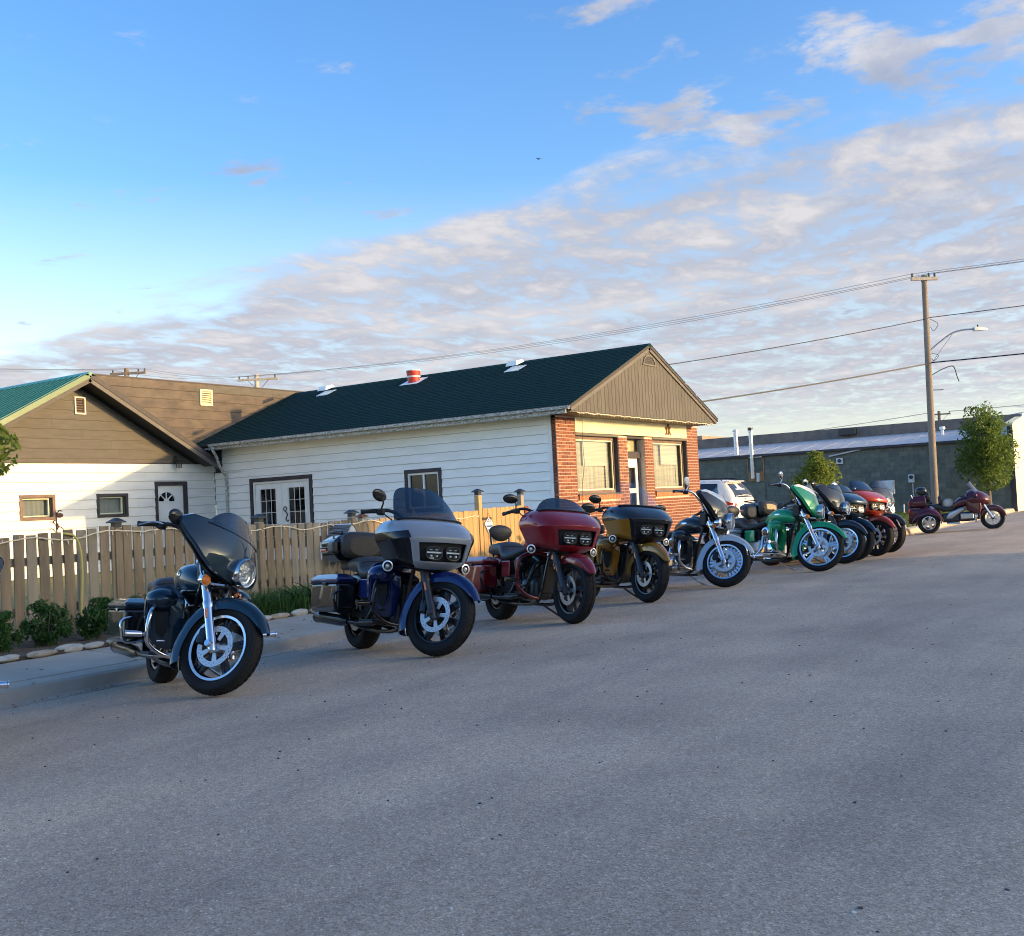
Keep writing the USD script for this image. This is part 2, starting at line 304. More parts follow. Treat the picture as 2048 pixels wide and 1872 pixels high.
mat('red_paint', (.42, .03, .02), .5, var=(10, .2)); mat('sign_blue', (.03, .12, .42), .4); mat('pale_grey', (.50, .53, .55), .5); mat('tan_cloth', (.35, .10, .05), .8)
glass('pane', (.75, .78, .78), .05); glass('pane_dark', (.42, .46, .48), .0); glass('pane_sun', (.82, .82, .78), .03)
leafmat('leaf_tree', (.10, .15, .025), (.30, .33, .07), .5); leafmat('leaf_shrub', (.14, .18, .025), (.38, .38, .06), .5)
leafmat('leaf_bush', (.04, .10, .022), (.11, .20, .05), .4); leafmat('leaf_weed', (.040, .095, .018), (.10, .19, .04)); leafmat('grass_blade', (.09, .13, .03), (.27, .22, .07))
# ---------------------------------------------------------------- ground, road, kerb, pavement
def gz(y): return -.009 * max(0.0, y - 3.0) ** 2
structure('ground', M().box((60, 60, -1.0), (1400, 1400, .5)), 'dry_ground')
ys = np.concatenate([np.linspace(-21, 3, 5), np.linspace(3.4, 7.88, 13)])
def strip(y_list, z_list, x0, x1, thick=.25):
    G = np.array([[(x, y, z) for y, z in zip(y_list, z_list)] for x in np.linspace(x0, x1, 6)]); return M().shell(G, thick)
structure('road', strip(ys, [gz(y) for y in ys], -60, 120), 'asphalt', 20)
# concrete gutter pan and kerb, cast in lengths
def kerb_run(name, x0, x1, yg, zg, top, step=3.05, back=None):
    s = structure(name, M().box(((x0 + x1) / 2, yg + .28, zg - .2), (x1 - x0, .5, .2)), 'old_concrete')
    x = x0
    while x < x1 - .2:
        e = min(x + step, x1); g = .006
        prof = [(yg + .008, zg - .15), (yg + .008, zg + .006), (yg + .12, zg - .006), (yg + .15, zg + .01), (yg + .185, top - .02), (yg + .215, top), (yg + .40, top + .012), (yg + .40, zg - .15)]
        p = Polygon(prof); m = M().prism(p, x + g, e - g, lambda v, f: (v[:, [2, 0, 1]], f)); part(s, 'kerb_length', m, 'concrete', 25)
        x = e
    return s
kerb_run('kerb', -12.0, 27.2, 7.875, gz(7.88), -.095)
kerb_run('far_kerb', 27.4, 75.0, 6.45, gz(6.45), .02)
walk = structure('pavement', M().box((7.5, 8.86, -.30), (39.4, 1.14, .3)), 'soil')
x = -12.0
while x < 27.1:
    z0, z1 = -.085 + rnd.uniform(-.004, .004), -.035 + rnd.uniform(-.005, .005)
    v = np.array([(x + .010, 8.305, z0), (x + 1.510, 8.305, z0), (x + 1.510, 9.2, z1), (x + .010, 9.2, z1)]); v = np.vstack([v, v - [0, 0, .12]])
    part(walk, 'paving_slab', M().hull(v), 'concrete', False); x += 1.52
structure('flower_bed', M().box((7.5, 9.85, -.13), (39.4, 1.26, .26)), 'soil')
structure('yard', M().box((3.7, 22, -.26), (47.4, 23.0, .5)), 'turf')
structure('forecourt', M().box((33.6, 22, -.27), (11.0, 23.0, .5)), 'asphalt')
structure('verge', M().box((36.6, 8.67, -.24), (17.4, 3.62, .5)), 'turf')
structure('lawn', M().box((42.4, 22, -.25), (6.4, 22.9, .5)), 'turf')

# ---------------------------------------------------------------- builders for walls
def clad(parent, name, fr, pieces, mats, n0=0.0, t0=.016, t1=.004, smooth=False, vertical=True, cap=None, stuff='rest', label=None):
    """pieces: polygons (s,z), each a mesh of its own; the face slopes from t0 proud at its foot to t1 at its head."""
    rest = M()
    for i, g in enumerate(pieces):
        for q in getattr(g, 'geoms', [g]):
            if q.is_empty or q.area < .0015 or q.geom_type != 'Polygon': continue
            m = trimesh.creation.extrude_polygon(q, 1.0, engine='earcut'); v = np.array(m.vertices); a, b = q.bounds[1], q.bounds[3]
            v[:, 2] = np.where(v[:, 2] > .5, n0 + (t0 + (t1 - t0) * (v[:, 1] - a) / max(b - a, 1e-6) if vertical else t0), n0 - .004)
            vv, ff = fr(v, m.faces)
            if cap is not None and i >= cap: rest.add(vv, ff); continue
            part(parent, name, M().add(vv, ff), mats if isinstance(mats, str) else rnd.choice(mats), smooth, label=label)
    if rest.n: part(parent, stuff, rest, mats if isinstance(mats, str) else mats[0], smooth, kind='stuff')
def courses(region, holes, z0, z1, h, gap=.003, joint=(2.6, 4.8)):
    out = []; z = z1
    s0, _, s1, _ = region.bounds; hole = None
    for q in holes: hole = q if hole is None else hole.union(q)
    while z > z0 + .01:
        s = s0 - rnd.uniform(0, joint[0])
        while s < s1:
            e = s + rnd.uniform(*joint); p = rect(s + .001, max(z - h, z0) + gap, min(e, s1 + .1) - .001, z).intersection(region)
            if hole is not None: p = p.difference(hole)
            if not p.is_empty: out.append(p)
            s = e
        z -= h
    return out
def wall_body(parent, fr, region, holes, m, t=.14, name='wall'):
    p = region
    for q in holes: p = p.difference(q)
    part(parent, name, M().prism(p, -t, -.005, fr), m, False)
def border(m, fr, s0, z0, s1, z1, w, d0, d1, sides='lrtb'):
    """Four butted bars around an opening (outside it)."""
    if 't' in sides: m.prism(rect(s0 - w, z1, s1 + w, z1 + w), d0, d1, fr)
    if 'b' in sides: m.prism(rect(s0 - w, z0 - w, s1 + w, z0), d0, d1, fr)
    if 'l' in sides: m.prism(rect(s0 - w, z0, s0, z1), d0, d1 - .002, fr)
    if 'r' in sides: m.prism(rect(s1, z0, s1 + w, z1), d0, d1 - .002, fr)
    return m
def folds(fr, s0, z0, s1, z1, n, amp, depth, seed=0):
    k = max(12, int((s1 - s0) * 46)); r = np.random.default_rng(seed); ph = r.uniform(0, 6, 4)
    ss = np.linspace(s0, s1, k); off = amp * (np.sin((ss - s0) * n * 6.28 + ph[0]) + .5 * np.sin((ss - s0) * n * 2.3 * 6.28 + ph[1]) + .6 * np.sin((ss - s0) * n * .37 * 6.28 + ph[2]))
    G = np.array([[(s, z, depth + o * (.6 + .4 * (z1 - z) / (z1 - z0))) for z in np.linspace(z0, z1, 4)] for s, o in zip(ss, off)])
    m = M().shell(G, .004); return m.map(lambda v: fr(v))

# ---------------------------------------------------------------- main building: white side wall, brick front, green shingle roof
XW, YB, YL = 19.712, 11.912, 22.997
hall = thing('gabled_building', 'long white clapboard building with dark green shingle roof and brick shop front', 'building')
# side wall, seen from the west: s runs along +y
frS = frame((XW, 0, 0), (0, 1, 0), (0, 0, 1), (-1, 0, 0))
side = rect(12.10, .0, YL - .02, 3.09)
oFD, oW = rect(19.40, .0, 21.50, 2.10), rect(15.19, 1.18, 16.13, 2.03)
wall_body(hall, frS, side, [oFD, oW], 'grey_trim')
tr_fd, tr_w = rect(19.28, 0, 21.62, 2.20), rect(15.10, 1.09, 16.22, 2.12)
clad(hall, 'siding_board', frS, courses(side, [tr_fd, tr_w], .0, 3.09, .207, gap=.007), 'white_siding', t0=.026, t1=.004)
part(hall, 'corner_board', M().prism(rect(12.02, 0, 12.10, 3.09), -.1, .026, frS), 'white_paint', False)
# french doors
tm = border(M(), frS, 19.40, 0, 21.50, 2.10, .105, -.02, .034, 'lrt'); part(hall, 'door_trim', tm, 'dark_trim', False)
part(hall, 'door_frame', border(M(), frS, 19.46, 0, 21.44, 2.05, .05, -.06, .012, 'lrt'), 'white_paint', False)
for a, g0 in ((19.46, 19.62), (20.455, 20.68)):
    b = a + .985; leaf = rect(a, .02, b, 2.045).difference(rect(g0, .32, g0 + .58, 1.90))
    d = part(hall, 'glazed_door', M().prism(leaf, -.07, -.03, frS), 'white_paint', False)
    part(d, 'pane', M().prism(rect(g0, .32, g0 + .58, 1.90), -.056, -.050, frS), 'pane_dark', False)
    for k in range(1, 3): part(d, 'glazing_bar', M().prism(rect(g0 + .58 * k / 3 - .006, .32, g0 + .58 * k / 3 + .006, 1.90), -.0495, -.036, frS), 'white_paint', False)
    for k in range(1, 5): part(d, 'glazing_bar', M().prism(rect(g0, .32 + 1.58 * k / 5 - .006, g0 + .58, .32 + 1.58 * k / 5 + .006), -.0495, -.037, frS), 'white_paint', False)
    part(d, 'moulding', border(M(), frS, g0, .32, g0 + .58, 1.90, .03, -.0295, -.018), 'white_paint', False)
part(hall, 'notice', M().prism(rect(20.93, 1.02, 21.17, 1.36), -.085, -.082, frS), 'paper', False)
part(hall, 'notice', M().prism(rect(20.90, .72, 21.19, .95), -.085, -.082, frS), 'curtain_green', False)
sc = spline([(20.34, 1.42, 0), (20.28, 1.36, 0), (20.34, 1.29, 0), (20.40, 1.35, 0), (20.36, 1.40, 0)], 5)
sc2 = spline([(20.33, 1.28, 0), (20.26, 1.20, 0), (20.32, 1.10, 0), (20.27, 1.02, 0), (20.22, 1.06, 0)], 5)
part(hall, 'scroll_handle', M().tube(sc, .012, 6).tube(sc2, .014, 6).map(lambda v: frS(v + [0, 0, -.012])), 'black_metal')
# sliding window
part(hall, 'window_trim', border(M(), frS, 15.19, 1.18, 16.13, 2.03, .09, -.02, .034), 'dark_trim', False)
wf = part(hall, 'window', border(M(), frS, 15.235, 1.225, 16.085, 1.985, .045, -.07, .008), 'white_paint', False)
part(wf, 'mullion', M().prism(rect(15.64, 1.225, 15.69, 1.985), -.06, -.01, frS), 'white_paint', False)
for a, b in ((15.235, 15.64), (15.69, 16.085)): part(wf, 'pane', M().prism(rect(a, 1.225, b, 1.985), -.05, -.044, frS), 'pane_dark', False)
part(wf, 'curtain', folds(frS, 15.2, 1.2, 16.1, 2.0, 7, .02, -.22, 3), 'curtain_grey', 60)
# brick front, seen from the street: s runs along +x
frF = frame((0, YB, 0), (1, 0, 0), (0, 0, 1), (0, -1, 0))
XE = 27.30
piers = [(XW, 20.54), (22.60, 23.06), (24.0, 24.47), (26.57, XE)]
backing = rect(XW, 0, XE, 3.09)
holes = [rect(20.54, 1.30, 22.60, 2.72), rect(23.06, 0, 24.0, 2.72), rect(24.47, 1.30, 26.57, 2.72)]
p = backing
for q in holes: p = p.difference(q)
part(hall, 'mortar_backing', M().prism(p.difference(rect(20.54, 2.70, 26.57, 3.2)), -.30, -.006, frF), 'mortar', False)
part(hall, 'return_wall', M().box((XW + .05, 12.0, 1.545), (.1, .18, 3.08)), 'mortar')
part(hall, 'east_wall', M().box((XE - .07, 17.6, 1.545), (.14, 10.7, 3.08)), 'white_siding')
part(hall, 'back_wall', M().box((23.5, YL - .08, 1.545), (7.4, .14, 3.08)), 'white_siding')
part(hall, 'partition', M().box((23.5, 14.3, 1.5), (7.2, .1, 3.0)), 'dark_inside'); part(hall, 'ceiling', M().box((23.5, 17.6, 3.06), (7.3, 10.6, .05)), 'dark_inside'); part(hall, 'floor', M().box((23.5, 17.5, .03), (7.2, 10.4, .06)), 'dark_inside')
bl, bh, bm = .205, .064, .0122
bricks = []
def brick_rows(s0, s1, z0, z1, order):
    r = 0; z = z0
    while z + bh <= z1 + .01:
        x = s0 + (0 if r % 2 == 0 else -.5 * (bl + bm))
        while x < s1 - .02:
            a, b = max(x, s0 + .001), min(x + bl, s1 - .001)
            if b - a > .03: bricks.append((order - z if z > .9 else 50 - z, a, z, b, min(z + bh, z1 - .002), 'f'))
            x += bl + bm
        z += bh + bm; r += 1
brick_rows(*piers[0], .0, 3.07, 0); brick_rows(*piers[1], 0, 2.70, 2); brick_rows(*piers[2], 0, 2.70, 3); brick_rows(*piers[3], 0, 3.07, 4)
brick_rows(20.55, 22.595, 0, 1.17, 1); brick_rows(24.48, 26.565, 0, 1.17, 5)
z = 0.0; r = 0
while z + bh <= 3.07:
    bricks.append(((0 - z) if z > .9 else 50 - z, .004, z, .10 if r % 2 else .185, z + bh, 's')); z += bh + bm; r += 1
bricks.sort(key=lambda b: b[0]); rest = M()
for i, (_, a, z, b, zz, w) in enumerate(bricks):
    j = rnd.uniform(-.002, .002); d = .5 * (.10 + j)
    if w == 'f': c, sz = ((a + b) / 2, YB - .008 - j + .05, (z + zz) / 2), (b - a, .10, zz - z)
    else: c, sz = (XW - .006 - j + .03, YB + .005 + (a + b) / 2, (z + zz) / 2), (.06, b - a, zz - z)
    if i < 300: part(hall, 'brick', M().box(c, sz, bevel=.003), 'brick_' + rnd.choice('aabbcd'), False)
    else: rest.box(c, sz)
part(hall, 'brick_field', rest, 'brick_a', False, kind='stuff')
for a, b in ((20.55, 22.595), (24.48, 26.565)):                      # bricks on edge under the windows
    k = int((b - a) / .076); w = (b - a) / k
    for i in range(k): part(hall, 'sill_brick', M().box((a + (i + .5) * w, YB - .02 + .05, 1.236), (w - .012, .14, .108), rotm([1, 0, 0], rnd.uniform(-1, 1)), .003), 'sill_brick', False)
    part(hall, 'window_sill', M().box(((a + b) / 2, YB + .03, 1.31), (b - a + .03, .16, .035), rotm([1, 0, 0], 4), .006), 'grey_trim')
    for q0, q1 in ((a, a + .02), (b - .02, b)): part(hall, 'window_reveal', M().prism(rect(q0, 1.33, q1, 2.655), -.19, -.012, frF), 'dark_trim', False)
    part(hall, 'lintel', M().prism(rect(a - .01, 2.66, b + .01, 2.715), -.12, .012, frF), 'grey_trim', False)
    m = border(M(), frF, a + .075, 1.40, b - .075, 2.585, .07, -.20, -.11); part(hall, 'shop_window', m, 'brown_trim', False)
    wp = part(hall, 'window_stop', border(M(), frF, a + .11, 1.435, b - .11, 2.55, .034, -.165, -.135), 'curtain_green', False)
    part(wp, 'pane', M().prism(rect(a + .11, 1.435, b - .11, 2.55), -.152, -.146, frF), 'pane_sun', False)
    part(hall, 'curtain', folds(frF, a + .12, 1.44, b - .28, 2.53, 4.2, .022, -.27, 5 + int(a)), 'curtain', 60)
    part(hall, 'blind', M().prism(rect(a + (.65 if a < 22 else .85), 1.98 if a < 22 else 2.02, b - .26, 2.54), -.215, -.21, frF), 'paper', False)
    part(hall, 'wide_curtain', folds(frF, b - .26, 1.44, b - .12, 2.53, 5, .012, -.24, 9), 'curtain_green', 60)
# fascia board, door and transom
part(hall, 'cream_fascia', M().prism(rect(20.545, 2.725, 26.565, 3.085), -.10, .014, frF), 'cream_board', False)
part(hall, 'transom_bar', M().prism(rect(23.065, 2.17, 23.995, 2.31), -.22, -.12, frF), 'dark_trim', False)
part(hall, 'door_jamb', border(M(), frF, 23.13, 0, 23.93, 2.17, .062, -.25, -.14, 'lr'), 'dark_trim', False)
tr = part(hall, 'transom_window', border(M(), frF, 23.14, 2.34, 23.92, 2.63, .03, -.22, -.16), 'dark_trim', False)
part(tr, 'pane', M().prism(rect(23.14, 2.34, 23.92, 2.63), -.20, -.194, frF), 'pane_sun', False)
part(hall, 'transom_blind', M().prism(rect(23.12, 2.33, 23.94, 2.65), -.25, -.245, frF), 'cream_board', False)
part(hall, 'transom_head', M().prism(rect(23.065, 2.65, 23.995, 2.70), -.22, -.02, frF), 'dark_trim', False)
dleaf = rect(23.14, .03, 23.92, 2.165).difference(rect(23.26, 1.42, 23.80, 1.94)).difference(rect(23.26, .45, 23.80, 1.30))
dr = part(hall, 'shop_door', M().prism(dleaf, -.24, -.19, frF), 'white_paint', False)
for za, zb in ((1.42, 1.94), (.45, 1.30)): part(dr, 'pane', M().prism(rect(23.26, za, 23.80, zb), -.22, -.214, frF), 'pane_dark', False)
part(dr, 'handle', M().tube(spline([(23.20, 1.02, -.18), (23.20, 1.05, -.14), (23.20, 1.2, -.14), (23.20, 1.23, -.18)], 4), .012, 8).map(lambda v: frF(v)), 'galvanised')
# house letters on the fascia: a dark bird over worn letters
part(hall, 'sign_letters', M().tri(meshkit.text_mesh('1K', .20, .02, True)).map(lambda v: frF(v + [25.18, 2.80, .016])), 'rust', False)
bd = M().sphere((25.40, 3.04, .03), .05, 1, (1.1, .9, .5)).sphere((25.42, 2.99, .03), .035, 1, (.7, 1.2, .5)); part(hall, 'sign_bird', bd.map(lambda v: frF(v)), 'rust', True)
# gable end of vertical boards, overhanging the front
YG = 11.25; frG = frame((0, YG, 0), (1, 0, 0), (0, 0, 1), (0, -1, 0))
EX0, EX1, RX, RZ, EZ = 19.17, 27.05, 23.11, 4.86, 3.20
gable = Polygon([(EX0 + .06, 3.09), (EX1 - .06, 3.09), (EX1 - .06, 3.19), (RX, RZ - .06), (EX0 + .06, 3.19)])
boards = []; s = EX0 + .06
while s < EX1 - .07:
    w = .172; boards.append(rect(s + .005, 3.05 + rnd.uniform(-.01, .01), min(s + w - .005, EX1 - .06), 6).intersection(gable)); s += w
clad(hall, 'gable_board', frG, boards, 'gable_boards', t0=.02, vertical=False)
part(hall, 'gable_backing', M().prism(gable.buffer(-.004), -.10, -.005, frG), 'dark_trim', False)
vt = [(RX - .37, 4.36), (RX + .37, 4.36)] + [(RX + .34 * math.cos(t), 4.37 + .25 * math.sin(t)) for t in np.linspace(.15, 2.99, 12)]
part(hall, 'half_round_vent', M().prism(Polygon(vt).difference(Polygon(vt).buffer(-.035)), .021, .045, frG), 'grey_trim', False)
sl = M(); 
for k in range(5): sl.prism(Polygon(vt).buffer(-.036).intersection(rect(RX - .4, 4.37 + k * .045, RX + .4, 4.40 + k * .045)), .022, .032, frG)
part(hall, 'vent_louvre', sl, 'dark_trim', False)
part(hall, 'eave_soffit', M().prism(rect(EX0 + .02, 0, EX1 - .02, YB - YG + .05), 0, .02, lambda v, f: (np.stack([v[:, 0], YG + .0 + v[:, 1], 3.072 + v[:, 2]], 1), f)), 'grey_trim', False)
for sgn, ex in ((-1, EX0), (1, EX1)):
    u = unit([RX - ex, RZ - EZ]); n = np.array([-u[1], u[0]]) * (1 if sgn < 0 else -1); a = np.array([ex, EZ]); b = np.array([RX, RZ])
    pl = Polygon([a - n * .13, b - n * .13, b + n * .02, a + n * .02]); part(hall, 'barge_board', M().prism(pl, .026, .055, frG), 'grey_trim', False)
    L = np.linalg.norm(b - a); k = 31; m = M(); Y0, Y1 = YG - .085, YL + 2.4
    for i in range(k):                                              # shingle courses, cut into tabs
        y = Y0 - rnd.uniform(0, .3); t = i / k * L
        while y < Y1:
            e = min(y + .31, Y1); y_ = max(y, Y0); tt = t - rnd.uniform(0, .012)
            if e - y_ > .02:
                c0, c1 = a + u * tt, a + u * (min(t + L / k + .03, L))
                pts = [(q[0] + n[0] * h, yy, q[1] + n[1] * h) for q, h in ((c0, .036), (c0, .022), (c1, .024), (c1, .021)) for yy in (y_ + .001, e - .001)]
                m.hull(pts)
            y = y + .31
    rf = part(hall, 'roof', M().prism(Polygon([a - u * .04 - n * .05, b - n * .05, b + n * .019, a - u * .04 + n * .019]), YG - .075, Y1 - .02, lambda v, f: (v[:, [0, 2, 1]], f[:, ::-1])), 'soffit', False)
    part(rf, 'shingles', m, 'shingle', False, kind='stuff')
part(hall, 'ridge_cap', M().hull([(RX - .16, y, RZ - .03 ) for y in (YG - .08, YL + 2.3)] + [(RX + .16, y, RZ - .03) for y in (YG - .08, YL + 2.3)] + [(RX, y, RZ + .045) for y in (YG - .08, YL + 2.3)]), 'shingle', False)
# gutter, fascia and downpipe on the west eave
gp = Polygon([(-.005, 0), (-.09, .01), (-.11, .07), (-.115, .075), (-.10, .075), (-.085, .02), (-.012, .012), (-.012, .075), (0, .075)])
part(hall, 'gutter', M().prism(gp, YG - .07, YL - .55, lambda v, f: (np.stack([EX0 - .035 + v[:, 0], v[:, 2], 3.115 + v[:, 1]], 1), f[:, ::-1])), 'peeling_paint', False)
part(hall, 'eave_fascia', M().box((EX0 - .015, (YG + YL) / 2 - .2, 3.12), (.03, YL - YG - .5, .16)), 'peeling_paint')
part(hall, 'side_soffit', M().box(((EX0 + XW) / 2, (YG + YL) / 2 + .1, 3.082), (XW - EX0 - .02, YL - YG - .7, .02)), 'white_paint')
dp = spline([(EX0 - .09, 22.30, 3.12), (EX0 - .08, 22.31, 3.0), (EX0 + .05, 22.34, 2.86), (EX0 + .2, 22.40, 2.6), (XW - .1, 22.45, 2.3), (XW - .07, 22.46, 1.6), (XW - .07, 22.46, .2)], 6)
part(hall, 'downpipe', M().tube(dp, .042, 8), 'peeling_paint'); part(hall, 'pipe_strap', M().box((XW - .04, 22.2, 2.44), (.03, .7, .02)), 'white_paint')
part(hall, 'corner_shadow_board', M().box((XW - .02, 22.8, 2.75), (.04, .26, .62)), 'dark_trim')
# vents on the west slope
def roof_z(x): return EZ + (x - EX0) * (RZ - EZ) / (RX - EX0)
for y, x in ((21.45, 22.64), (14.71, 22.5)):
    v = M().box((x, y, roof_z(x) + .035), (.44, .44, .02), rotm([0, 1, 0], -22.8)).hull([(x + a, y + b, roof_z(x) + .04 + (a + .2) * .42 + c) for a, b, c in ((-.2, -.17, .05), (-.2, .17, .05), (.18, -.17, .02), (.18, .17, .02), (-.15, -.13, .15), (-.15, .13, .15), (.12, -.13, .10), (.12, .13, .10))])
    part(hall, 'roof_vent', v, 'white_paint', False)
bx, by = 22.6, 18.13; bz = roof_z(bx)
fl = part(hall, 'bucket_flue', M().lathe([(.0, -.12), (.165, -.12), (.17, .10), (.18, .20), (.20, .32), (.195, .33), (.16, .32), (0, .30)], 22, (bx, by, bz), (0, 0, 1)), 'red_paint', 30, label='flue cap painted in red and white bands')
for h0, h1 in ((.14, .18), (.255, .335)): part(fl, 'white_band', M().lathe([(.172 + .03 * h0, h0), (.180 + .075 * h1, h1), (.16, h1 + .004), (.15, h0)], 22, (bx, by, bz), (0, 0, 1), True), 'white_paint', 30)
part(fl, 'flashing', M().box((bx, by, bz + .035), (.55, .62, .015), rotm([0, 1, 0], -22.8)), 'white_paint')
# string of small lamps under the gable
pts = [(x, YG - .03, 3.068 - .010 * abs(math.sin(x * 4.1)) + .007 * math.sin(x * 13) + rnd.uniform(-.006, .006)) for x in np.linspace(EX0 + .3, EX1 - .15, 140)]
sl = part(None, 'string_lights', M().tube(pts, .008, 5), 'rope'); tag(sl, 'pale string of small lights hung under the board gable', 'string lights')
bm_ = M()
for i in range(2, 140, 3): bm_.hull([np.array(pts[i]) + d for d in ((.008, 0, 0), (-.008, 0, 0), (0, .008, 0), (0, -.008, 0), (0, 0, -.07))])
part(sl, 'bulbs', bm_, 'rope', True, kind='stuff')
cd = spline([(20.80, YB - .08, 3.05), (20.78, YB - .05, 2.6), (20.80, YB - .05, 2.0), (20.66, YB - .05, 1.5), (20.62, YB - .06, 1.1)], 6)
part(hall, 'hanging_cord', M().tube(cd, .006, 5), 'wire')

# ---------------------------------------------------------------- house on the left: gable to the street
house = thing('gabled_house', 'house with brown board gable, white boarding below and green metal roof', 'house')
frL = frame((0, YL, 0), (1, 0, 0), (0, 0, 1), (0, -1, 0))
PX, PZ = 15.50, 4.70; sl_r = (PZ - 2.62) / (19.3 - PX); HX0 = PX - (19.3 - PX)
low = rect(HX0 + .3, 0, XW - .03, 2.69)
win = [(13.94, 1.35, 14.84, 1.95), (15.96, 1.35, 16.86, 1.94)]; door = (17.69, 0, 18.73, 2.23)
tri = Polygon([(HX0 + .3, 2.70), (XW - .03, 2.70), (19.0, 2.70), (PX, PZ - .10), (PX - 3.5, 2.70)])
op_w = [rect(a + .07, b + .07, c - .07, d - .07) for a, b, c, d in win]; op_d = rect(17.775, 0, 18.645, 2.13)
wall_body(house, frL, low.union(tri), op_w + [op_d], 'grey_trim')
clad(house, 'siding_board', frL, courses(low, [rect(*w) for w in win] + [rect(*door)], 0, 2.69, .224, gap=.006), 'weathered_siding', t0=.026, t1=.004)
clad(house, 'gable_board', frL, courses(tri, [rect(15.44, 3.90, 15.74, 4.33)], 2.70, 4.7, .236), 'brown_siding', t0=.022, t1=.004)
for i, (a, b, c, d) in enumerate(win):
    t = part(house, 'window_trim', border(M(), frL, a + .07, b + .07, c - .07, d - .07, .07, -.02, .036), 'brown_trim' if i == 0 else 'dark_trim', False)
    w = part(house, 'window', border(M(), frL, a + .11, b + .11, c - .14, d - .11, .025, -.11, -.05), 'curtain_green', False)
    part(w, 'pane', M().prism(rect(a + .07, b + .07, c - .07, d - .07), -.10, -.095, frL), 'pane', False)
    part(w, 'curtain', folds(frL, a + .06, b + .06, c - .06, d - .06, 8, .012, -.17, 20 + i), 'curtain_grey', 60)
part(house, 'door_trim', border(M(), frL, 17.775, 0, 18.645, 2.13, .085, -.02, .036, 'lrt'), 'dark_trim', False)
fan = Polygon([(18.10 + .265 * math.cos(t), 1.71 + .24 * math.sin(t)) for t in np.linspace(0, math.pi, 20)])
dd = part(house, 'front_door', M().prism(rect(17.785, .02, 18.635, 2.12).difference(fan), -.09, -.045, frL), 'white_paint', False)
part(dd, 'fanlight', M().prism(fan, -.075, -.07, frL), 'pane_dark', False)
part(dd, 'fanlight_backing', M().prism(fan, -.09, -.086, frL), 'dark_inside', False)
for t in (math.pi / 4, math.pi / 2, 3 * math.pi / 4):
    c, s = math.cos(t), math.sin(t); part(dd, 'glazing_bar', M().prism(Polygon([(18.10 + .06 * c - .011 * s, 1.71 + .06 * s + .011 * c), (18.10 + .265 * c - .011 * s, 1.71 + .24 * s + .011 * c), (18.10 + .265 * c + .011 * s, 1.71 + .24 * s - .011 * c), (18.10 + .06 * c + .011 * s, 1.71 + .06 * s - .011 * c)]), -.0695, -.038, frL), 'white_paint', False)
part(dd, 'fanlight_rim', M().prism(fan.buffer(.025).difference(fan), -.0445, -.034, frL).prism(Polygon([(18.10 + .075 * math.cos(t), 1.71 + .07 * math.sin(t)) for t in np.linspace(0, math.pi, 12)]), -.0695, -.037, frL), 'white_paint', False)
for za, zb in ((.25, .85), (1.0, 1.55)):
    for xa in (17.88, 18.24): part(dd, 'panel', M().prism(rect(xa, za, xa + .28, zb), -.0445, -.038, frL), 'white_paint', False)
part(dd, 'door_knob', M().sphere((17.85, YL + .02, 1.0), .032), 'galvanised')
vf = part(house, 'gable_vent', border(M(), frL, 15.475, 3.935, 15.705, 4.295, .035, -.02, .045), 'curtain', False)
for k in range(6): part(vf, 'louvre', M().box((15.59, YL - .005, 3.96 + k * .062), (.23, .05, .014), rotm([1, 0, 0], 35)), 'brown_trim')
part(house, 'vent_backing', M().prism(rect(15.44, 3.90, 15.74, 4.33), -.02, -.004, frL), 'dark_inside', False)
# roof: green ribbed metal, dark soffit on the east slope
Yr0, Yr1 = 22.40, 27.5
for sgn in (-1, 1):
    a = np.array([PX + sgn * (3.85 if sgn > 0 else 4.0), 0.0]); u = unit([-sgn * 1.0, sl_r]); a[1] = PZ + .03 - sl_r * abs(a[0] - PX); b = np.array([PX, PZ + .03]); n = np.array([sgn * u[1], abs(u[0])])
    r = part(house, 'roof', M().prism(Polygon([a, b, b + n * .10, a + n * .10]), Yr0 + .03, Yr1, lambda v, f: (v[:, [0, 2, 1]], f)), 'soffit', False)
    L = np.linalg.norm(b - a); m = M().prism(Polygon([a + n * .103, b + n * .103, b + n * .110, a + n * .110]), Yr0, Yr1, lambda v, f: (v[:, [0, 2, 1]], f)); part(r, 'metal_sheet', m, 'green_metal', False)
    y = Yr0 + .08
    while y < Yr1:
        part(r, 'rib', M().prism(Polygon([a + n * .111, b + n * .111, b + n * .135, a + n * .135]), y, y + .035, lambda v, f: (v[:, [0, 2, 1]], f)), 'green_metal', False); y += .23
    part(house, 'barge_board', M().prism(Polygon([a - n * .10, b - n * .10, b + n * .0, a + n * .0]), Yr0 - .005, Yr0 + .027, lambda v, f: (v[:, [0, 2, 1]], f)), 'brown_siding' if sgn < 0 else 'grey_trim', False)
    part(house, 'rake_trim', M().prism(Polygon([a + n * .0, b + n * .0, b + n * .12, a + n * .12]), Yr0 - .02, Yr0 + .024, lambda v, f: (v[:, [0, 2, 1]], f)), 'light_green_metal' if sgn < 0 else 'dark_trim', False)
part(house, 'ridge_flashing', M().hull([(PX + dx, y, PZ + .15 + dz) for dx, dz in ((-.16, -.07), (.16, -.07), (0, .03)) for y in (Yr0 - .02, Yr1)]), 'green_metal', False)
lamp = thing('wall_lamp', 'black carriage lamp on the white house wall above the door', 'lamp', (18.36, YL - .03, 2.60))
part(lamp, 'bracket', M().box((0, -.02, .22), (.09, .03, .16), bevel=.01).tube(spline([(0, -.03, .24), (0, -.12, .30), (0, -.15, .22)], 5), .012, 7), 'black_metal')
part(lamp, 'cap', M().lathe([(0, .21), (.05, .19), (.10, .13), (.10, .12), (0, .12)], 6, (0, -.15, 0), (0, 0, 1)), 'black_metal', False)
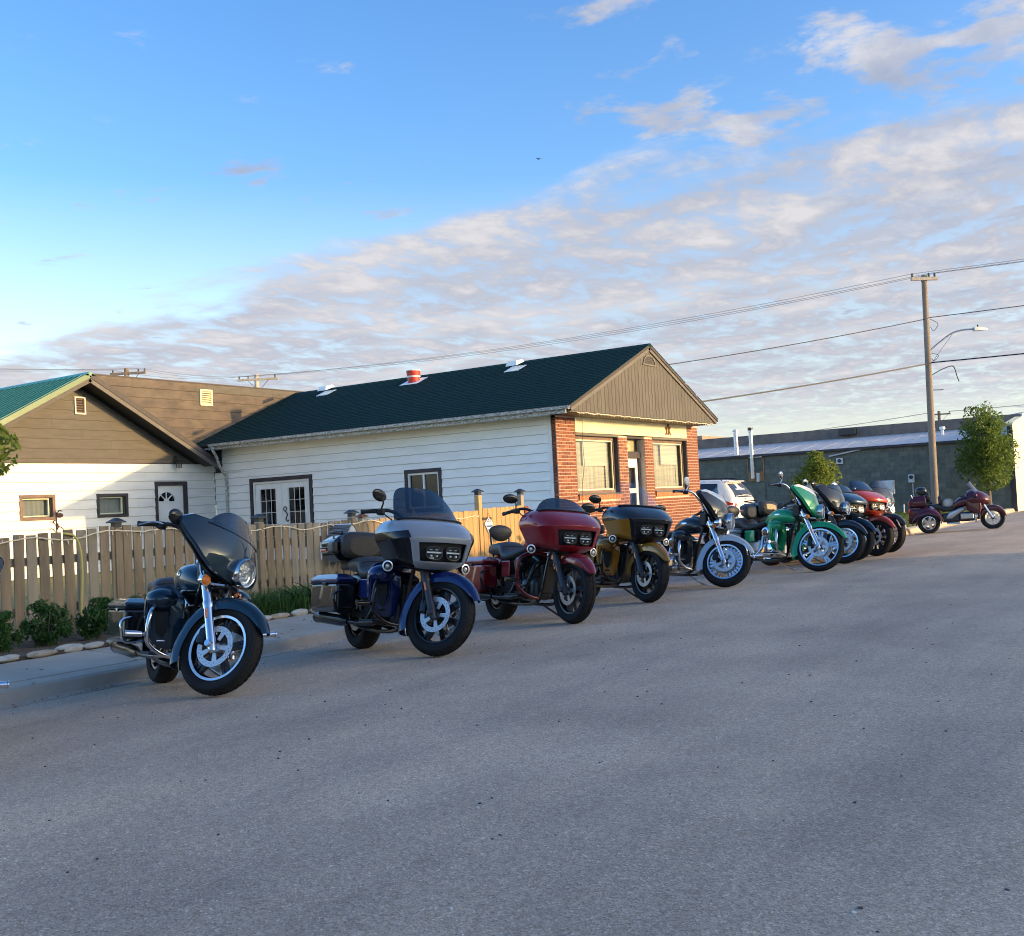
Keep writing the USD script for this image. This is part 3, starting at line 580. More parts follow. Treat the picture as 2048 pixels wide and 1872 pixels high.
part(lamp, 'glass', M().lathe([(.0, .118), (.075, .118), (.06, -.03), (0, -.03)], 6, (0, -.15, 0), (0, 0, 1)), 'pane', False)
cg = M()
for k in range(6):
    t = k * math.pi / 3; cg.cyl((.082 * math.cos(t), -.15 + .082 * math.sin(t), .12), (.066 * math.cos(t), -.15 + .066 * math.sin(t), -.03), .007, 5)
part(lamp, 'cage', cg, 'black_metal')

# tall brown wall behind, over the gap between the two roofs
annexe = thing('flat_roofed_annexe', 'flat-topped block of worn brown boards rising behind the two gables', 'building')
YA = 23.2; frA = frame((0, YA, 0), (1, 0, 0), (0, 0, 1), (0, -1, 0)); AX0, AX1, AZ = 16.06, 26.6, 4.93
reg = rect(AX0, 2.4, AX1, AZ); vrect = rect(19.45, 4.34, 19.87, 4.78)
wall_body(annexe, frA, reg, [vrect], 'worn_siding')
clad(annexe, 'siding_board', frA, courses(rect(AX0, 2.4, AX1, 4.70), [vrect], 2.4, 4.70, .252, joint=(3, 5)), 'worn_siding', t0=.022, t1=.004)
clad(annexe, 'parapet_board', frA, [rect(AX0 + i * 1.22 + .002, 4.705, min(AX0 + (i + 1) * 1.22, AX1), AZ).difference(vrect) for i in range(9)], ['worn_siding', 'brown_siding'], t0=.026, vertical=False)
part(annexe, 'coping', M().box(((AX0 + AX1) / 2, YA + .09, AZ + .02), (AX1 - AX0 + .1, .26, .035)), 'dark_trim')
part(annexe, 'corner_board', M().prism(rect(AX0 - .05, 2.4, AX0 + .04, AZ), -.1, .03, frA), 'worn_siding', False)
part(annexe, 'side_wall', M().box((AX0 + .07, YA + 5.2, 3.3), (.14, 10.0, 3.2)), 'worn_siding'); part(annexe, 'side_wall', M().box((AX1 - .07, YA + 5.2, 3.3), (.14, 10.0, 3.2)), 'worn_siding')
part(annexe, 'flat_roof', M().box(((AX0 + AX1) / 2, YA + 5.2, AZ - .12), (AX1 - AX0 - .3, 9.9, .08)), 'dark_band'); part(annexe, 'rear_wall', M().box(((AX0 + AX1) / 2, YA + 10.2, 2.45), (AX1 - AX0, .14, 4.9)), 'worn_siding')
vf = part(annexe, 'wall_vent', border(M(), frA, 19.49, 4.38, 19.83, 4.74, .045, -.02, .05), 'cream_board', False)
for k in range(6): part(vf, 'louvre', M().box((19.66, YA - .01, 4.41 + k * .06), (.34, .06, .016), rotm([1, 0, 0], 35)), 'cream_board')
part(vf, 'backing', M().prism(vrect, -.03, -.006, frA), 'dark_inside', False)

# ---------------------------------------------------------------- long block building on the right
barn = thing('block_workshop', 'long low grey block workshop with pale metal roof and cream front wall', 'building')
XB, YB0, YB1 = 45.6, 6.5, 34.0; frB = frame((XB, 0, 0), (0, 1, 0), (0, 0, 1), (-1, 0, 0))
part(barn, 'wall', M().prism(rect(YB0 + .2, -.3, YB1, 2.80), -.25, -.012, frB), 'block_joint', False)
blocks = []
for r in range(14):
    z = 2.76 - (r + 1) * .2; s = YB0 + .2 - (.2 if r % 2 else 0)
    while s < YB1:
        a, b = max(s, YB0 + .2) + .005, min(s + .4, YB1) - .005
        if b - a > .03: blocks.append((a if z > .5 else a + 20, rect(a, z + .005, b, z + .195)))
        s += .4
blocks.sort(key=lambda q: q[0])
clad(barn, 'block', frB, [b[1] for b in blocks], ['block_a', 'block_b', 'block_c', 'block_a'], n0=-.012, t0=.012, vertical=False, cap=300, stuff='block_field')
part(barn, 'front_wall', M().prism(Polygon([(XB, -.3), (XB + 12, -.3), (XB + 12, 3.7), (XB + 2.5, 3.7), (XB, 3.36)]), 0, .2, lambda v, f: (np.stack([v[:, 0], YB0 + v[:, 2], v[:, 1]], 1), f[:, ::-1])), 'stucco', False)
part(barn, 'front_coping', M().hull([(XB - .05, YB0 - .04, 3.36), (XB - .05, YB0 + .26, 3.36), (XB - .05, YB0 - .04, 3.42), (XB - .05, YB0 + .26, 3.42), (XB + 2.5, YB0 - .04, 3.70), (XB + 2.5, YB0 + .26, 3.70), (XB + 2.5, YB0 - .04, 3.76), (XB + 2.5, YB0 + .26, 3.76)]), 'cream_board', False)
part(barn, 'roof_box', M().box((XB + 4.9, 6.95, 3.84), (.7, .5, .34), bevel=.03), 'pale_grey')
rf = part(barn, 'metal_roof', M().hull([(XB - .12, y, 2.81) for y in (YB0 + .2, YB1)] + [(XB - .12, y, 2.87) for y in (YB0 + .2, YB1)] + [(XB + 4.5, y, 3.44) for y in (YB0 + .2, YB1)] + [(XB + 4.5, y, 3.50) for y in (YB0 + .2, YB1)]), 'metal_roof', False)
y = YB0 + .5
while y < 21: 
    part(rf, 'seam', M().hull([(XB - .12 + i * 4.6, y + j, 2.865 + i * .63 + k) for i in (0, 1) for j in (0, .02) for k in (0, .012)]), 'metal_roof', False); y += .9
part(barn, 'eave_trim', M().box((XB - .14, (YB0 + YB1) / 2 + .1, 2.81), (.03, YB1 - YB0 - .2, .10)), 'dark_trim')
part(barn, 'roof_parapet', M().box((XB + 4.65, 15.2, 3.68), (.25, 16.8, .62)), 'dark_band')
part(barn, 'upper_block', M().box((XB + 6.5, 24.0, 3.7), (3.5, 4.6, 1.0)), 'brown_stucco'); part(barn, 'chimney', M().box((XB + 4.9, 23.9, 4.2), (.3, .35, .5)), 'dark_trim')
part(barn, 'roof_vent', M().box((XB + 4.45, 14.2, 3.78), (.4, .8, .3), bevel=.02), 'black_metal')
part(barn, 'turbine_vent', M().lathe([(0, .35), (.11, .34), (.13, .25), (.06, .18), (.06, 0), (.13, -.03)], 12, (XB + 2.4, 9.6, 3.24), (0, 0, 1)), 'white_paint')
part(barn, 'plywood_panel', M().prism(rect(16.76, 1.66, 17.50, 2.08), .004, .03, frB), 'plywood', False)
part(barn, 'panel_frame', border(M(), frB, 16.80, 2.08, 17.48, 2.70, .05, .004, .035, 'lrb'), 'plywood', False)
part(barn, 'blocked_window', M().prism(rect(16.82, 2.10, 17.46, 2.68), .002, .012, frB), 'block_b', False)
part(barn, 'steel_door', M().prism(rect(16.75, .0, 17.55, 1.62), .002, .03, frB), 'block_a', False)
fl = part(barn, 'flue_pipe', M().cyl((XB - .16, 17.24, 1.78), (XB - .16, 17.24, 3.9), .085, 14).cyl((XB - .16, 17.24, 3.86), (XB - .16, 17.24, 4.08), .11, 14), 'galvanised')
for z in (2.2, 3.3): part(fl, 'collar', M().cyl((XB - .16, 17.24, z), (XB - .16, 17.24, z + .05), .10, 14), 'galvanised')
part(fl, 'cap', M().cyl((XB - .16, 17.24, 3.95), (XB - .16, 17.24, 4.085), .115, 14), 'black_metal'); part(fl, 'bracket', M().box((XB - .1, 17.1, 2.74), (.04, .62, .03)), 'galvanised')
fl = part(barn, 'flue_pipe', M().cyl((XB + .35, 18.15, 2.9), (XB + .35, 18.15, 3.98), .10, 14), 'galvanised'); part(fl, 'cap', M().lathe([(.10, 0), (.14, .02), (.14, .08), (0, .12)], 14, (XB + .35, 18.15, 3.98), (0, 0, 1)), 'galvanised')
part(barn, 'gas_box', M().box((XB - .08, 17.02, 1.82), (.14, .14, .4), bevel=.02), 'pale_grey')
fan = part(barn, 'wall_fan', M().prism(rect(13.22, 2.20, 13.50, 2.45), .0, .06, frB), 'pale_grey', False); part(fan, 'fan_hole', M().cyl((XB - .055, 13.36, 2.33), (XB - .072, 13.36, 2.33), .085, 16), 'black_metal')
part(barn, 'lean_to_beam', M().hull([(XB - .10, y, z + k) for y, z in ((13.8, 2.52), (12.3, 2.76)) for k in (0, .06)] + [(XB, y, z + k) for y, z in ((13.8, 2.52), (12.3, 2.76)) for k in (0, .06)]), 'metal_roof', False)
mt = part(barn, 'electric_meter', M().box((XB - .07, 10.43, 1.41), (.14, .24, .34), bevel=.02), 'pale_grey'); part(mt, 'dial', M().cyl((XB - .14, 10.43, 1.47), (XB - .17, 10.43, 1.47), .08, 16), 'black_metal')
part(barn, 'conduit', M().tube([(XB - .03, 10.4, 1.24), (XB - .03, 10.4, .7), (XB - .05, 10.42, .55), (XB - .05, 10.42, .1)], .02, 6), 'pale_grey')
part(barn, 'corner_trim', M().box((XB - .02, YB0 + .1, 1.6), (.04, .2, 3.4)), 'dark_trim')

# buildings on the other side of the street, behind the camera: they shade the road
def flat_block(name, label, x0, x1, y0, y1, h, m):
    b = thing(name, label, 'building')
    part(b, 'wall', M().box(((x0 + x1) / 2, (y0 + y1) / 2, h / 2 - .2), (x1 - x0, y1 - y0, h + .4)), m)
    part(b, 'parapet', M().box(((x0 + x1) / 2, y1 - .1, h + .06), (x1 - x0 + .1, .34, .12)), 'grey_trim'); part(b, 'parapet', M().box(((x0 + x1) / 2, y0 + .1, h + .06), (x1 - x0 + .1, .34, .12)), 'grey_trim')
    n = int((x1 - x0) / 3.2)
    for i in range(n):
        c = x0 + (i + .5) * (x1 - x0) / n; w = part(b, 'window', M().box((c, y1 + .03, 1.7), (2.0, .06, 1.7), bevel=.02), 'white_paint'); part(w, 'pane', M().box((c, y1 + .065, 1.7), (1.8, .012, 1.5)), 'pane_dark')
    part(b, 'door', M().box((x0 + .9, y1 + .03, 1.05), (1.0, .07, 2.1), bevel=.02), 'dark_trim')
    return b
structure('far_pavement', M().box((20, -22.9, -.11), (160, 3.7, .5)), 'concrete')
flat_block('brick_store', 'tall brown stucco store across the street behind the viewer', -40, 24.9, -38, -25.0, 7.0, 'brown_stucco')
flat_block('low_store', 'lower pale store adjoining it across the street behind the viewer', 25.0, 28.6, -38, -25.0, 5.35, 'stucco')
# ---------------------------------------------------------------- motorcycle materials
def paint(name, col, flake=0.0, rough=.32):
    MAT[name] = usdkit.material(stage, '/World/Looks/' + name, {'g': ('geometry', {}), 'n': ('noise_texture', {'type': 'fBM', 'scale': 9.0, 'detail': 5.0}),
        'mr': ('map_range', {'from_min': .35, 'from_max': .75, 'to_min': .01, 'to_max': .035, 'clamp': True}),
        'p': ('principled_bsdf', {'base_color': col, 'roughness': rough, 'metallic': flake, 'specular_ior_level': .12, 'coat_weight': 1.0, 'coat_roughness': .03})},
        [('g.position', 'n.vector'), ('n.fac', 'mr.value'), ('mr.result', 'p.coat_roughness')], surface='p.BSDF')
paint('paint_black', (.008, .009, .011)); paint('paint_midnight', (.004, .018, .032), .3); paint('paint_blue', (.0025, .010, .062), .3); paint('paint_silver', (.22, .24, .27), .35)
paint('paint_red', (.16, .007, .012), .3); paint('paint_gold', (.24, .105, .012), .35); paint('paint_white', (.70, .70, .69)); paint('paint_green', (.008, .22, .09), .4)
paint('paint_navy', (.006, .022, .045), .3); paint('paint_orange', (.30, .035, .015), .25); paint('paint_maroon', (.05, .006, .012), .35); paint('paint_car', (.66, .65, .62), .15); paint('paint_slate', (.36, .39, .42), .3)
mat('chrome', (.72, .73, .75), .10, metal=1.0); mat('satin_metal', (.42, .43, .45), .32, metal=1.0); mat('dark_metal', (.06, .06, .065), .38, metal=.8); mat('burnt_chrome', (.30, .24, .19), .18, metal=1.0)
mat('tyre', (.010, .010, .0105), .75, spec=.25, bump=(120, .25, .003)); mat('leather', (.022, .020, .019), .42, bump=(60, .35, .006)); mat('plastic', (.009, .009, .010), .5, spec=.3); mat('gloss_black', (.006, .006, .007), .12, spec=.45)
mat('disc_metal', (.60, .58, .56), .36, metal=.75); mat('lamp_silver', (.80, .78, .75), .22, metal=.85); mat('amber', (.62, .16, .015), .2, coat=.6); mat('tail_red', (.42, .008, .008), .2, coat=.8); mat('lamp_white', (.8, .8, .78), .25)
glass('lens', (.9, .92, .93), .06); glass('smoke', (.22, .24, .27), .05, rough=.03); glass('smoke_light', (.42, .45, .48), .05, rough=.04); glass('clear_screen', (.90, .90, .90), .04, rough=.04); mat('car_glass', (.010, .012, .014), .06, spec=.7)

RAKE = math.radians(27.5); SAX = unit([-math.sin(RAKE), 0, math.cos(RAKE)]); SPT = np.array([1.30, 0, .88])
def steer_fn(deg):
    R = trimesh.transformations.rotation_matrix(math.radians(deg), SAX, SPT)
    return lambda v: np.asarray(v) @ R[:3, :3].T + R[:3, 3]
ident = lambda v: np.asarray(v, float)
FX, FR, RR = 1.625, .325, .315                                        # front axle, wheel radii

def wheel(parent, cx, r, w, spokes, rim_r, fn, rimmat, spokemat, disc=True, lip=None, double=False, hubmat='dark_metal', slots=False, discmat='disc_metal', name='wheel'):
    o = (cx, 0, r); T = lambda m: m.map(fn)
    h = w / 2; prof = [(rim_r - .006, -h * .62), (rim_r + .01, -h * .86), (r - .045, -h), (r - .022, -h * .93), (r - .008, -h * .66), (r, -h * .3), (r + .001, 0), (r, h * .3), (r - .008, h * .66), (r - .022, h * .93), (r - .045, h), (rim_r + .01, h * .86), (rim_r - .006, h * .62)]
    m = M().lathe(prof, 56, o, (0, 1, 0), True)
    wl = part(parent, name, T(m), 'tyre', 40)
    gr = M()                                                          # tread blocks standing a little proud, leaving grooves
    for k in range(44):
        t = 2 * math.pi * k / 44
        for s in (-1, 1):
            pts = []
            for (yy, rr, dt) in ((.16, r + .0015, 0), (.40, r - .001, .055), (.78, r - .0135, .115)):
                for dd in (0, .105):
                    for ex in (-.004, .004): pts.append((cx + (rr + ex) * math.sin(t + s * .02 + dt + dd), s * h * yy, r + (rr + ex) * math.cos(t + s * .02 + dt + dd)))
            gr.hull(pts)
    part(wl, 'tread', T(gr), 'tyre', 20)
    b = h * .62
    m = M().lathe([(rim_r, -b), (rim_r - .005, -b - .006), (rim_r - .018, -b - .004), (rim_r - .024, -b * .7), (rim_r - .035, 0), (rim_r - .024, b * .7), (rim_r - .018, b + .004), (rim_r - .005, b + .006), (rim_r, b)], 56, o, (0, 1, 0), True)
    part(wl, 'rim', T(m), rimmat, 30)
    if lip:
        for s in (-1, 1): part(wl, 'rim_edge', T(M().lathe([(rim_r - .001, s * (b + .0065)), (rim_r - .002, s * (b + .011)), (rim_r - .020, s * (b + .008)), (rim_r - .020, s * (b + .003))], 56, o, (0, 1, 0), True)), lip, 30)
    m = M().lathe([(0, -.05), (.03, -.055), (.045, -.04), (.052, 0), (.045, .04), (.03, .055), (0, .05)], 24, o, (0, 1, 0))
    part(wl, 'hub', T(m), hubmat, 40)
    for k in range(spokes):
        t = 2 * math.pi * k / spokes
        for d in ((-.085, .085) if double else (0,)):
            m = M(); pts = []
            for rr, wd, th, dd in ((.036, .016, .018, d * .35), (rim_r - .028, .010 if not slots else .012, .012, d)):
                c, s_ = math.cos(t + dd), math.sin(t + dd)
                for a in (-1, 1):
                    for yy in (-1, 1): pts.append((cx + rr * s_ + a * wd * c, yy * th + (.012 if rr < .1 else .006) * yy, r + rr * c - a * wd * s_))
            part(wl, 'spoke', T(m.hull(pts)), spokemat, 20)
    if disc:
        ring = Point(0, 0).buffer(.148, 24).difference(Point(0, 0).buffer(.108, 24))
        holes = [Point((.122 + .013 * (k % 2)) * math.cos(2 * math.pi * k / 40), (.122 + .013 * (k % 2)) * math.sin(2 * math.pi * k / 40)).buffer(.0042, 3) for k in range(40)]
        for q in holes: ring = ring.difference(q)
        for k in range(5):
            t = 2 * math.pi * k / 5; a = np.array([math.cos(t), math.sin(t)]); n = np.array([-a[1], a[0]]); ring = ring.union(Polygon([a * .05 + n * .014, a * .05 - n * .014, a * .112 - n * .020, a * .112 + n * .020]))
        for s in (-1, 1):
            m = M().prism(ring, s * .078 - .0025, s * .078 + .0025, lambda v, f: (np.stack([cx + v[:, 0], v[:, 2], r + v[:, 1]], 1), f[:, ::-1]))
            part(wl, 'brake_disc', T(m), discmat, 20)
    return wl

def fender(fn, cx, r, cz, a0, a1, wid, skirt, tip=.35, n=30, flare=.02, t=.005):
    """Arc mudguard around a wheel, angles from straight ahead (0) over the top (90) to the back (180)."""
    G = []
    for k in np.linspace(0, 1, n):
        a = math.radians(a0 + (a1 - a0) * k); e = min(1, (k / tip) ** .6 if tip else 1); w = wid / 2 * (.35 + .65 * e); sk = skirt * (.12 + .88 * e)
        rr = r + flare * (1 - k) ** 3 + (.03 * max(0, k - .8) / .2 if flare else 0)
        row = []
        for s, d in ((-1, -sk), (-1.0, -sk * .55), (-.97, -.02), (-.82, -.002), (-.5, .012), (0, .018), (.5, .012), (.82, -.002), (.97, -.02), (1.0, -sk * .55), (1, -sk)):
            q = rr + d; row.append((cx + q * math.cos(a), s * w, cz + q * math.sin(a)))
        G.append(row)
    return M().shell(np.array(G), t).map(fn)

def rbox(c, size, r=.03, k=3, taper=None):
    """Rounded box as the hull of corner spheres; taper(xyz)->xyz shapes the corner centres."""
    h = np.asarray(size) / 2 - r; S = np.array([(x, y, z) for x in (-1, 1) for y in (-1, 1) for z in (-1, 1)]) * h
    if taper: S = np.array([taper(p) for p in S])
    sp = trimesh.creation.icosphere(k - 1, r).vertices
    return M().hull((S[:, None] + sp[None]).reshape(-1, 3) + np.asarray(c))
def pad(rings, n=24):
    """Loft of rounded-rectangle sections: (centre, half width, half height, along) with y across and z up; along x."""
    R = []
    for (x, z, hw, hh, sq) in rings:
        t = np.linspace(0, 2 * np.pi, n, endpoint=False); c, s = np.cos(t), np.sin(t)
        R.append(np.stack([np.full(n, x), hw * np.sign(c) * np.abs(c) ** sq, z + hh * np.sign(s) * np.abs(s) ** sq], 1))
    return M().loft(R)
def place(p, loc, head, lean=0.0, pitch=0.0, size=1.0):
    R = rotm([0, 0, 1], head) @ rotm([0, 1, 0], -pitch) @ rotm([1, 0, 0], -lean)
    m = np.eye(4); m[:3, :3] = R * size; m[:3, 3] = loc
    x = UsdGeom.Xformable(p); x.ClearXformOpOrder(); x.AddTransformOp(opSuffix='place').Set(Gf.Matrix4d(*[float(v) for v in m.T.ravel()]))

def batwing(b, fn_, C):
    fn = lambda v: fn_(np.asarray(v) + [-.05, 0, .040])
    us, vs = np.linspace(-1, 1, 41), np.linspace(0, 1, 16); W = .470
    def zt(u): return 1.16 - .012 * u * u - .045 * max(0, abs(u) - .86) / .14
    def zb(u):
        a = abs(u); return .762 + .05 * (a / .52) ** 2.4 if a < .52 else .812 + .165 * min(1, ((a - .52) / .38)) ** 1.25 + .085 * max(0, a - .9) / .1
    def xx(u, z): return 1.615 - .60 * max(0, z - .92) ** 1.3 - 1.2 * max(0, .84 - z) ** 1.7 - .215 * abs(u) ** 2.2
    G = np.array([[(xx(u, zb(u) + (zt(u) - zb(u)) * v), W * u * (1 - .02 * v), zb(u) + (zt(u) - zb(u)) * v) for v in vs] for u in us])
    f = part(b, 'fairing', M().shell(G[:, :], .014).map(fn), C['fairing'], 50)
    loop = np.vstack([G[:, 0], G[-1, 1:], G[-2::-1, -1], G[0, -2:0:-1]]); cen = loop.mean(0)
    lp2 = cen + (loop - cen) * 1.004; lp3 = cen + (loop - cen) * .975; lp3[:, 0] = loop[:, 0] - .055; lp2[:, 0] = loop[:, 0] - .025
    part(f, 'fairing_rim', M().loft([loop, lp2, lp3], cap=False).loft([loop * [1, .995, 1], lp2 * [1, .99, 1], lp3 * [1, .985, 1]][::-1], cap=False).map(fn), C['fairing'], 60)
    I = G.copy(); I[:, :, 0] -= .055 + .05 * (1 - np.abs(us)[:, None] ** 2); I[:, :, 1] *= .97; I[:, :, 2] = I[:, :, 2] * .97 + .026
    part(f, 'inner_fairing', M().shell(I[:, :, :], .02).map(fn), C.get('inner', 'plastic'), 50)
    if C.get('stripe'):
        S = G[:, 12:16].copy(); S[:, :, 0] += .004; part(f, 'fairing_band', M().shell(S, .003).map(fn), C['stripe'], 50)
    m = M()
    for y in (-.17, -.06, .06, .17): m.cyl((1.41, y, 1.03), (1.355, y, 1.045), .045, 16)
    part(f, 'gauge', m.map(fn), 'gloss_black', 30)
    # headlight
    hz = .862; hx = xx(0, hz) + .036
    h = part(b, 'headlight', M().lathe([(.100, -.06), (.108, -.01), (.108, .02), (.102, .03), (.094, .028), (.090, .0), (.090, -.04)], 36, (hx, 0, hz), (1, 0, .02), True).map(fn), C.get('bezel', 'chrome'), 40)
    part(h, 'reflector', M().lathe([(0, -.026), (.06, -.022), (.091, -.004), (.089, -.03), (0, -.04)], 30, (hx, 0, hz), (1, 0, .02)).map(fn), 'lamp_silver', 40)
    led = M()
    for y, z, r in ((-.035, .035, .028), (.035, .035, .028), (-.038, -.03, .03), (.038, -.03, .03), (0, 0, .022)): led.lathe([(0, .02), (r * .6, .015), (r, -.005), (r * .9, -.02), (0, -.02)], 16, (hx - .006, y, hz + z), (1, 0, 0))
    part(h, 'led', led.map(fn), 'lamp_silver', 40)
    part(h, 'lens', M().lathe([(0, .034), (.05, .030), (.093, .018), (.092, .014), (.05, .026), (0, .030)], 30, (hx, 0, hz), (1, 0, .02)).map(fn), 'lens', 60)
    # windscreen
    hh = C.get('screen_h', .17); us2 = np.linspace(-.68, .68, 25); Gs = []
    for u in us2:
        e = 1 - (abs(u) / .68) ** 2.6; row = []
        for v in np.linspace(0, 1, 9):
            z = zt(u) - .03 + (hh * (.12 + .88 * e) + .03) * v; row.append((xx(u, zt(u)) + .004 - .62 * (z - zt(u)) + .10 * (z - zt(u)) * e, W * u * (1 - .16 * v), z))
        Gs.append(row)
    part(b, 'windscreen', M().shell(np.array(Gs), .004).map(fn), C.get('screen', 'smoke'), 60)
    sl = M().shell(np.array([[(xx(u, zt(u)) + .012 - .35 * d, W * u, zt(u) - .028 + d) for d in np.linspace(0, .022 * (1 - (u / .33) ** 2) + .004, 4)] for u in np.linspace(-.32, .32, 17)]), .004)
    part(f, 'air_slot', sl.map(fn), 'gloss_black', 50)

def shark(b, C):
    LV = [(z + .02 + .055 * max(0, z - .70) / .38, a, c, d) for z, a, c, d in [(.668, 1.46, 1.24, .17), (.690, 1.59, 1.21, .25), (.715, 1.655, 1.19, .305), (.738, 1.68, 1.18, .325), (.884, 1.715, 1.16, .372), (.904, 1.72, 1.155, .384), (.922, 1.718, 1.15, .392), (.945, 1.70, 1.15, .398), (.975, 1.66, 1.15, .40), (1.012, 1.595, 1.16, .388), (1.042, 1.53, 1.17, .366), (1.064, 1.465, 1.19, .34), (1.075, 1.425, 1.21, .315)]]
    th = np.linspace(-90, 90, 61)
    def pt(l, t):
        z, xf, xb, W = l; c, s = math.cos(math.radians(t)), math.sin(math.radians(t)); return (xb + (xf - xb) * abs(c) ** .50, W * np.sign(s) * abs(s) ** .82, z - .02 * abs(s) ** 3 * (1 if z > .8 else -2))
    G = np.array([[pt(l, t) for t in th] for l in LV])
    def blk(i0, i1, j0, j1, t=.012): return M().shell(np.transpose(G[i0:i1 + 1, j0:j1 + 1], (1, 0, 2)), t)
    jw = 19                                                          # the lamp window spans columns 30-11 .. 30+11
    a, z = 30 - 11, 30 + 11; rim, top, side = C['fairing'], C['fairing'], C.get('flank', C['fairing'])
    f = part(b, 'fairing', blk(6, 12, 0, 60), top, 50)
    lip = M(); lip.shell(np.transpose(G[4:7, a - 4:z + 5], (1, 0, 2)), .012); lip.shell(np.transpose(G[1:4, a - 4:z + 5], (1, 0, 2)), .012)
    for j0, j1 in ((a - 4, a), (z, z + 4)): lip.shell(np.transpose(G[3:5, j0:j1 + 1], (1, 0, 2)), .012)
    part(f, 'lamp_surround', lip, C.get('surround', rim), 50)
    for j0, j1 in ((0, a - 4), (z + 4, 60)): part(f, 'side_panel', blk(1, 6, j0, j1), side, 50)
    part(f, 'chin', blk(0, 1, 4, 56), 'plastic', 50)
    if C.get('side_lower'):
        for j0, j1 in ((0, 16), (44, 60)):
            S = G[6:9, j0:j1 + 1].copy(); S[:, :, 1] *= 1.006; S[:, :, 0] += .003; part(f, 'colour_flank', M().shell(np.transpose(S, (1, 0, 2)), .004), C['side_lower'], 50)
    inn = G.copy(); inn[:, :, 0] = 1.15 + (inn[:, :, 0] - 1.15) * .955 - .012; inn[:, :, 1] *= .94; inn[:, :, 2] = .93 + (inn[:, :, 2] - .93) * .93
    part(f, 'inner_fairing', M().hull(inn.reshape(-1, 3)), 'plastic', 50)
    for s in (-1, 1):
        y0 = s * .088; x0 = 1.662
        ol = Polygon([(y0 + .072 * math.copysign(abs(math.cos(t)) ** .7, math.cos(t)), .845 + .056 * math.copysign(abs(math.sin(t)) ** .7, math.sin(t))) for t in np.linspace(0, 2 * math.pi, 36, endpoint=False)])
        tf = lambda v, ff: (np.stack([x0 + v[:, 2] - .25 * (v[:, 0]) ** 2 * 2.2, v[:, 0], v[:, 1]], 1), ff)
        h = part(b, 'headlight', M().prism(ol.difference(ol.buffer(-.0045)), -.02, .030, tf), 'dark_metal', 30)
        part(h, 'lamp_bowl', M().prism(ol.buffer(-.006), -.03, .0, tf), 'gloss_black', 30)
        part(h, 'light_bar', M().prism(ol.buffer(-.007).intersection(rect(-1, .843, 1, .855)), .0, .022, tf), 'lamp_white', 30)
        pr = M()
        for dy in (-.026, .026): pr.sphere((x0 + .012, y0 + dy, .818), .013, 2, (.8, 1, 1)); pr.box((x0 + .006, y0 + dy, .873), (.012, .03, .012), bevel=.003)
        part(h, 'projector', pr, 'satin_metal', 40)
        part(h, 'lens', M().prism(ol.buffer(-.006), .024, .028, tf), 'lens', 30)
    hh = C.get('screen_h', .15); Gs = []; top_w = C.get('screen_w', .82)
    for t in np.linspace(-62, 62, 33):
        e = 1 - (abs(t) / 62) ** C.get('screen_p', 4.0); row = []
        for v in np.linspace(0, 1, 11):
            p = np.array(pt((1.13, 1.475, 1.18, .345), t)); zz = (hh * (.10 + .90 * e) + .02) * v; k = zz / .30
            row.append((p[0] - .02 - (.24 + .06 * e) * k - .03 * k * k, p[1] * (1 - (1 - top_w) * k), p[2] - .015 + zz))
        Gs.append(row)
    part(b, 'windscreen', M().shell(np.array(Gs), .0045), C.get('screen', 'smoke'), 60)
    part(f, 'screen_base', M().tube([(pt((1.144, 1.465, 1.18, .342), t)) for t in np.linspace(-60, 60, 25)], .012, 8), C.get('base', 'gloss_black'), 40)

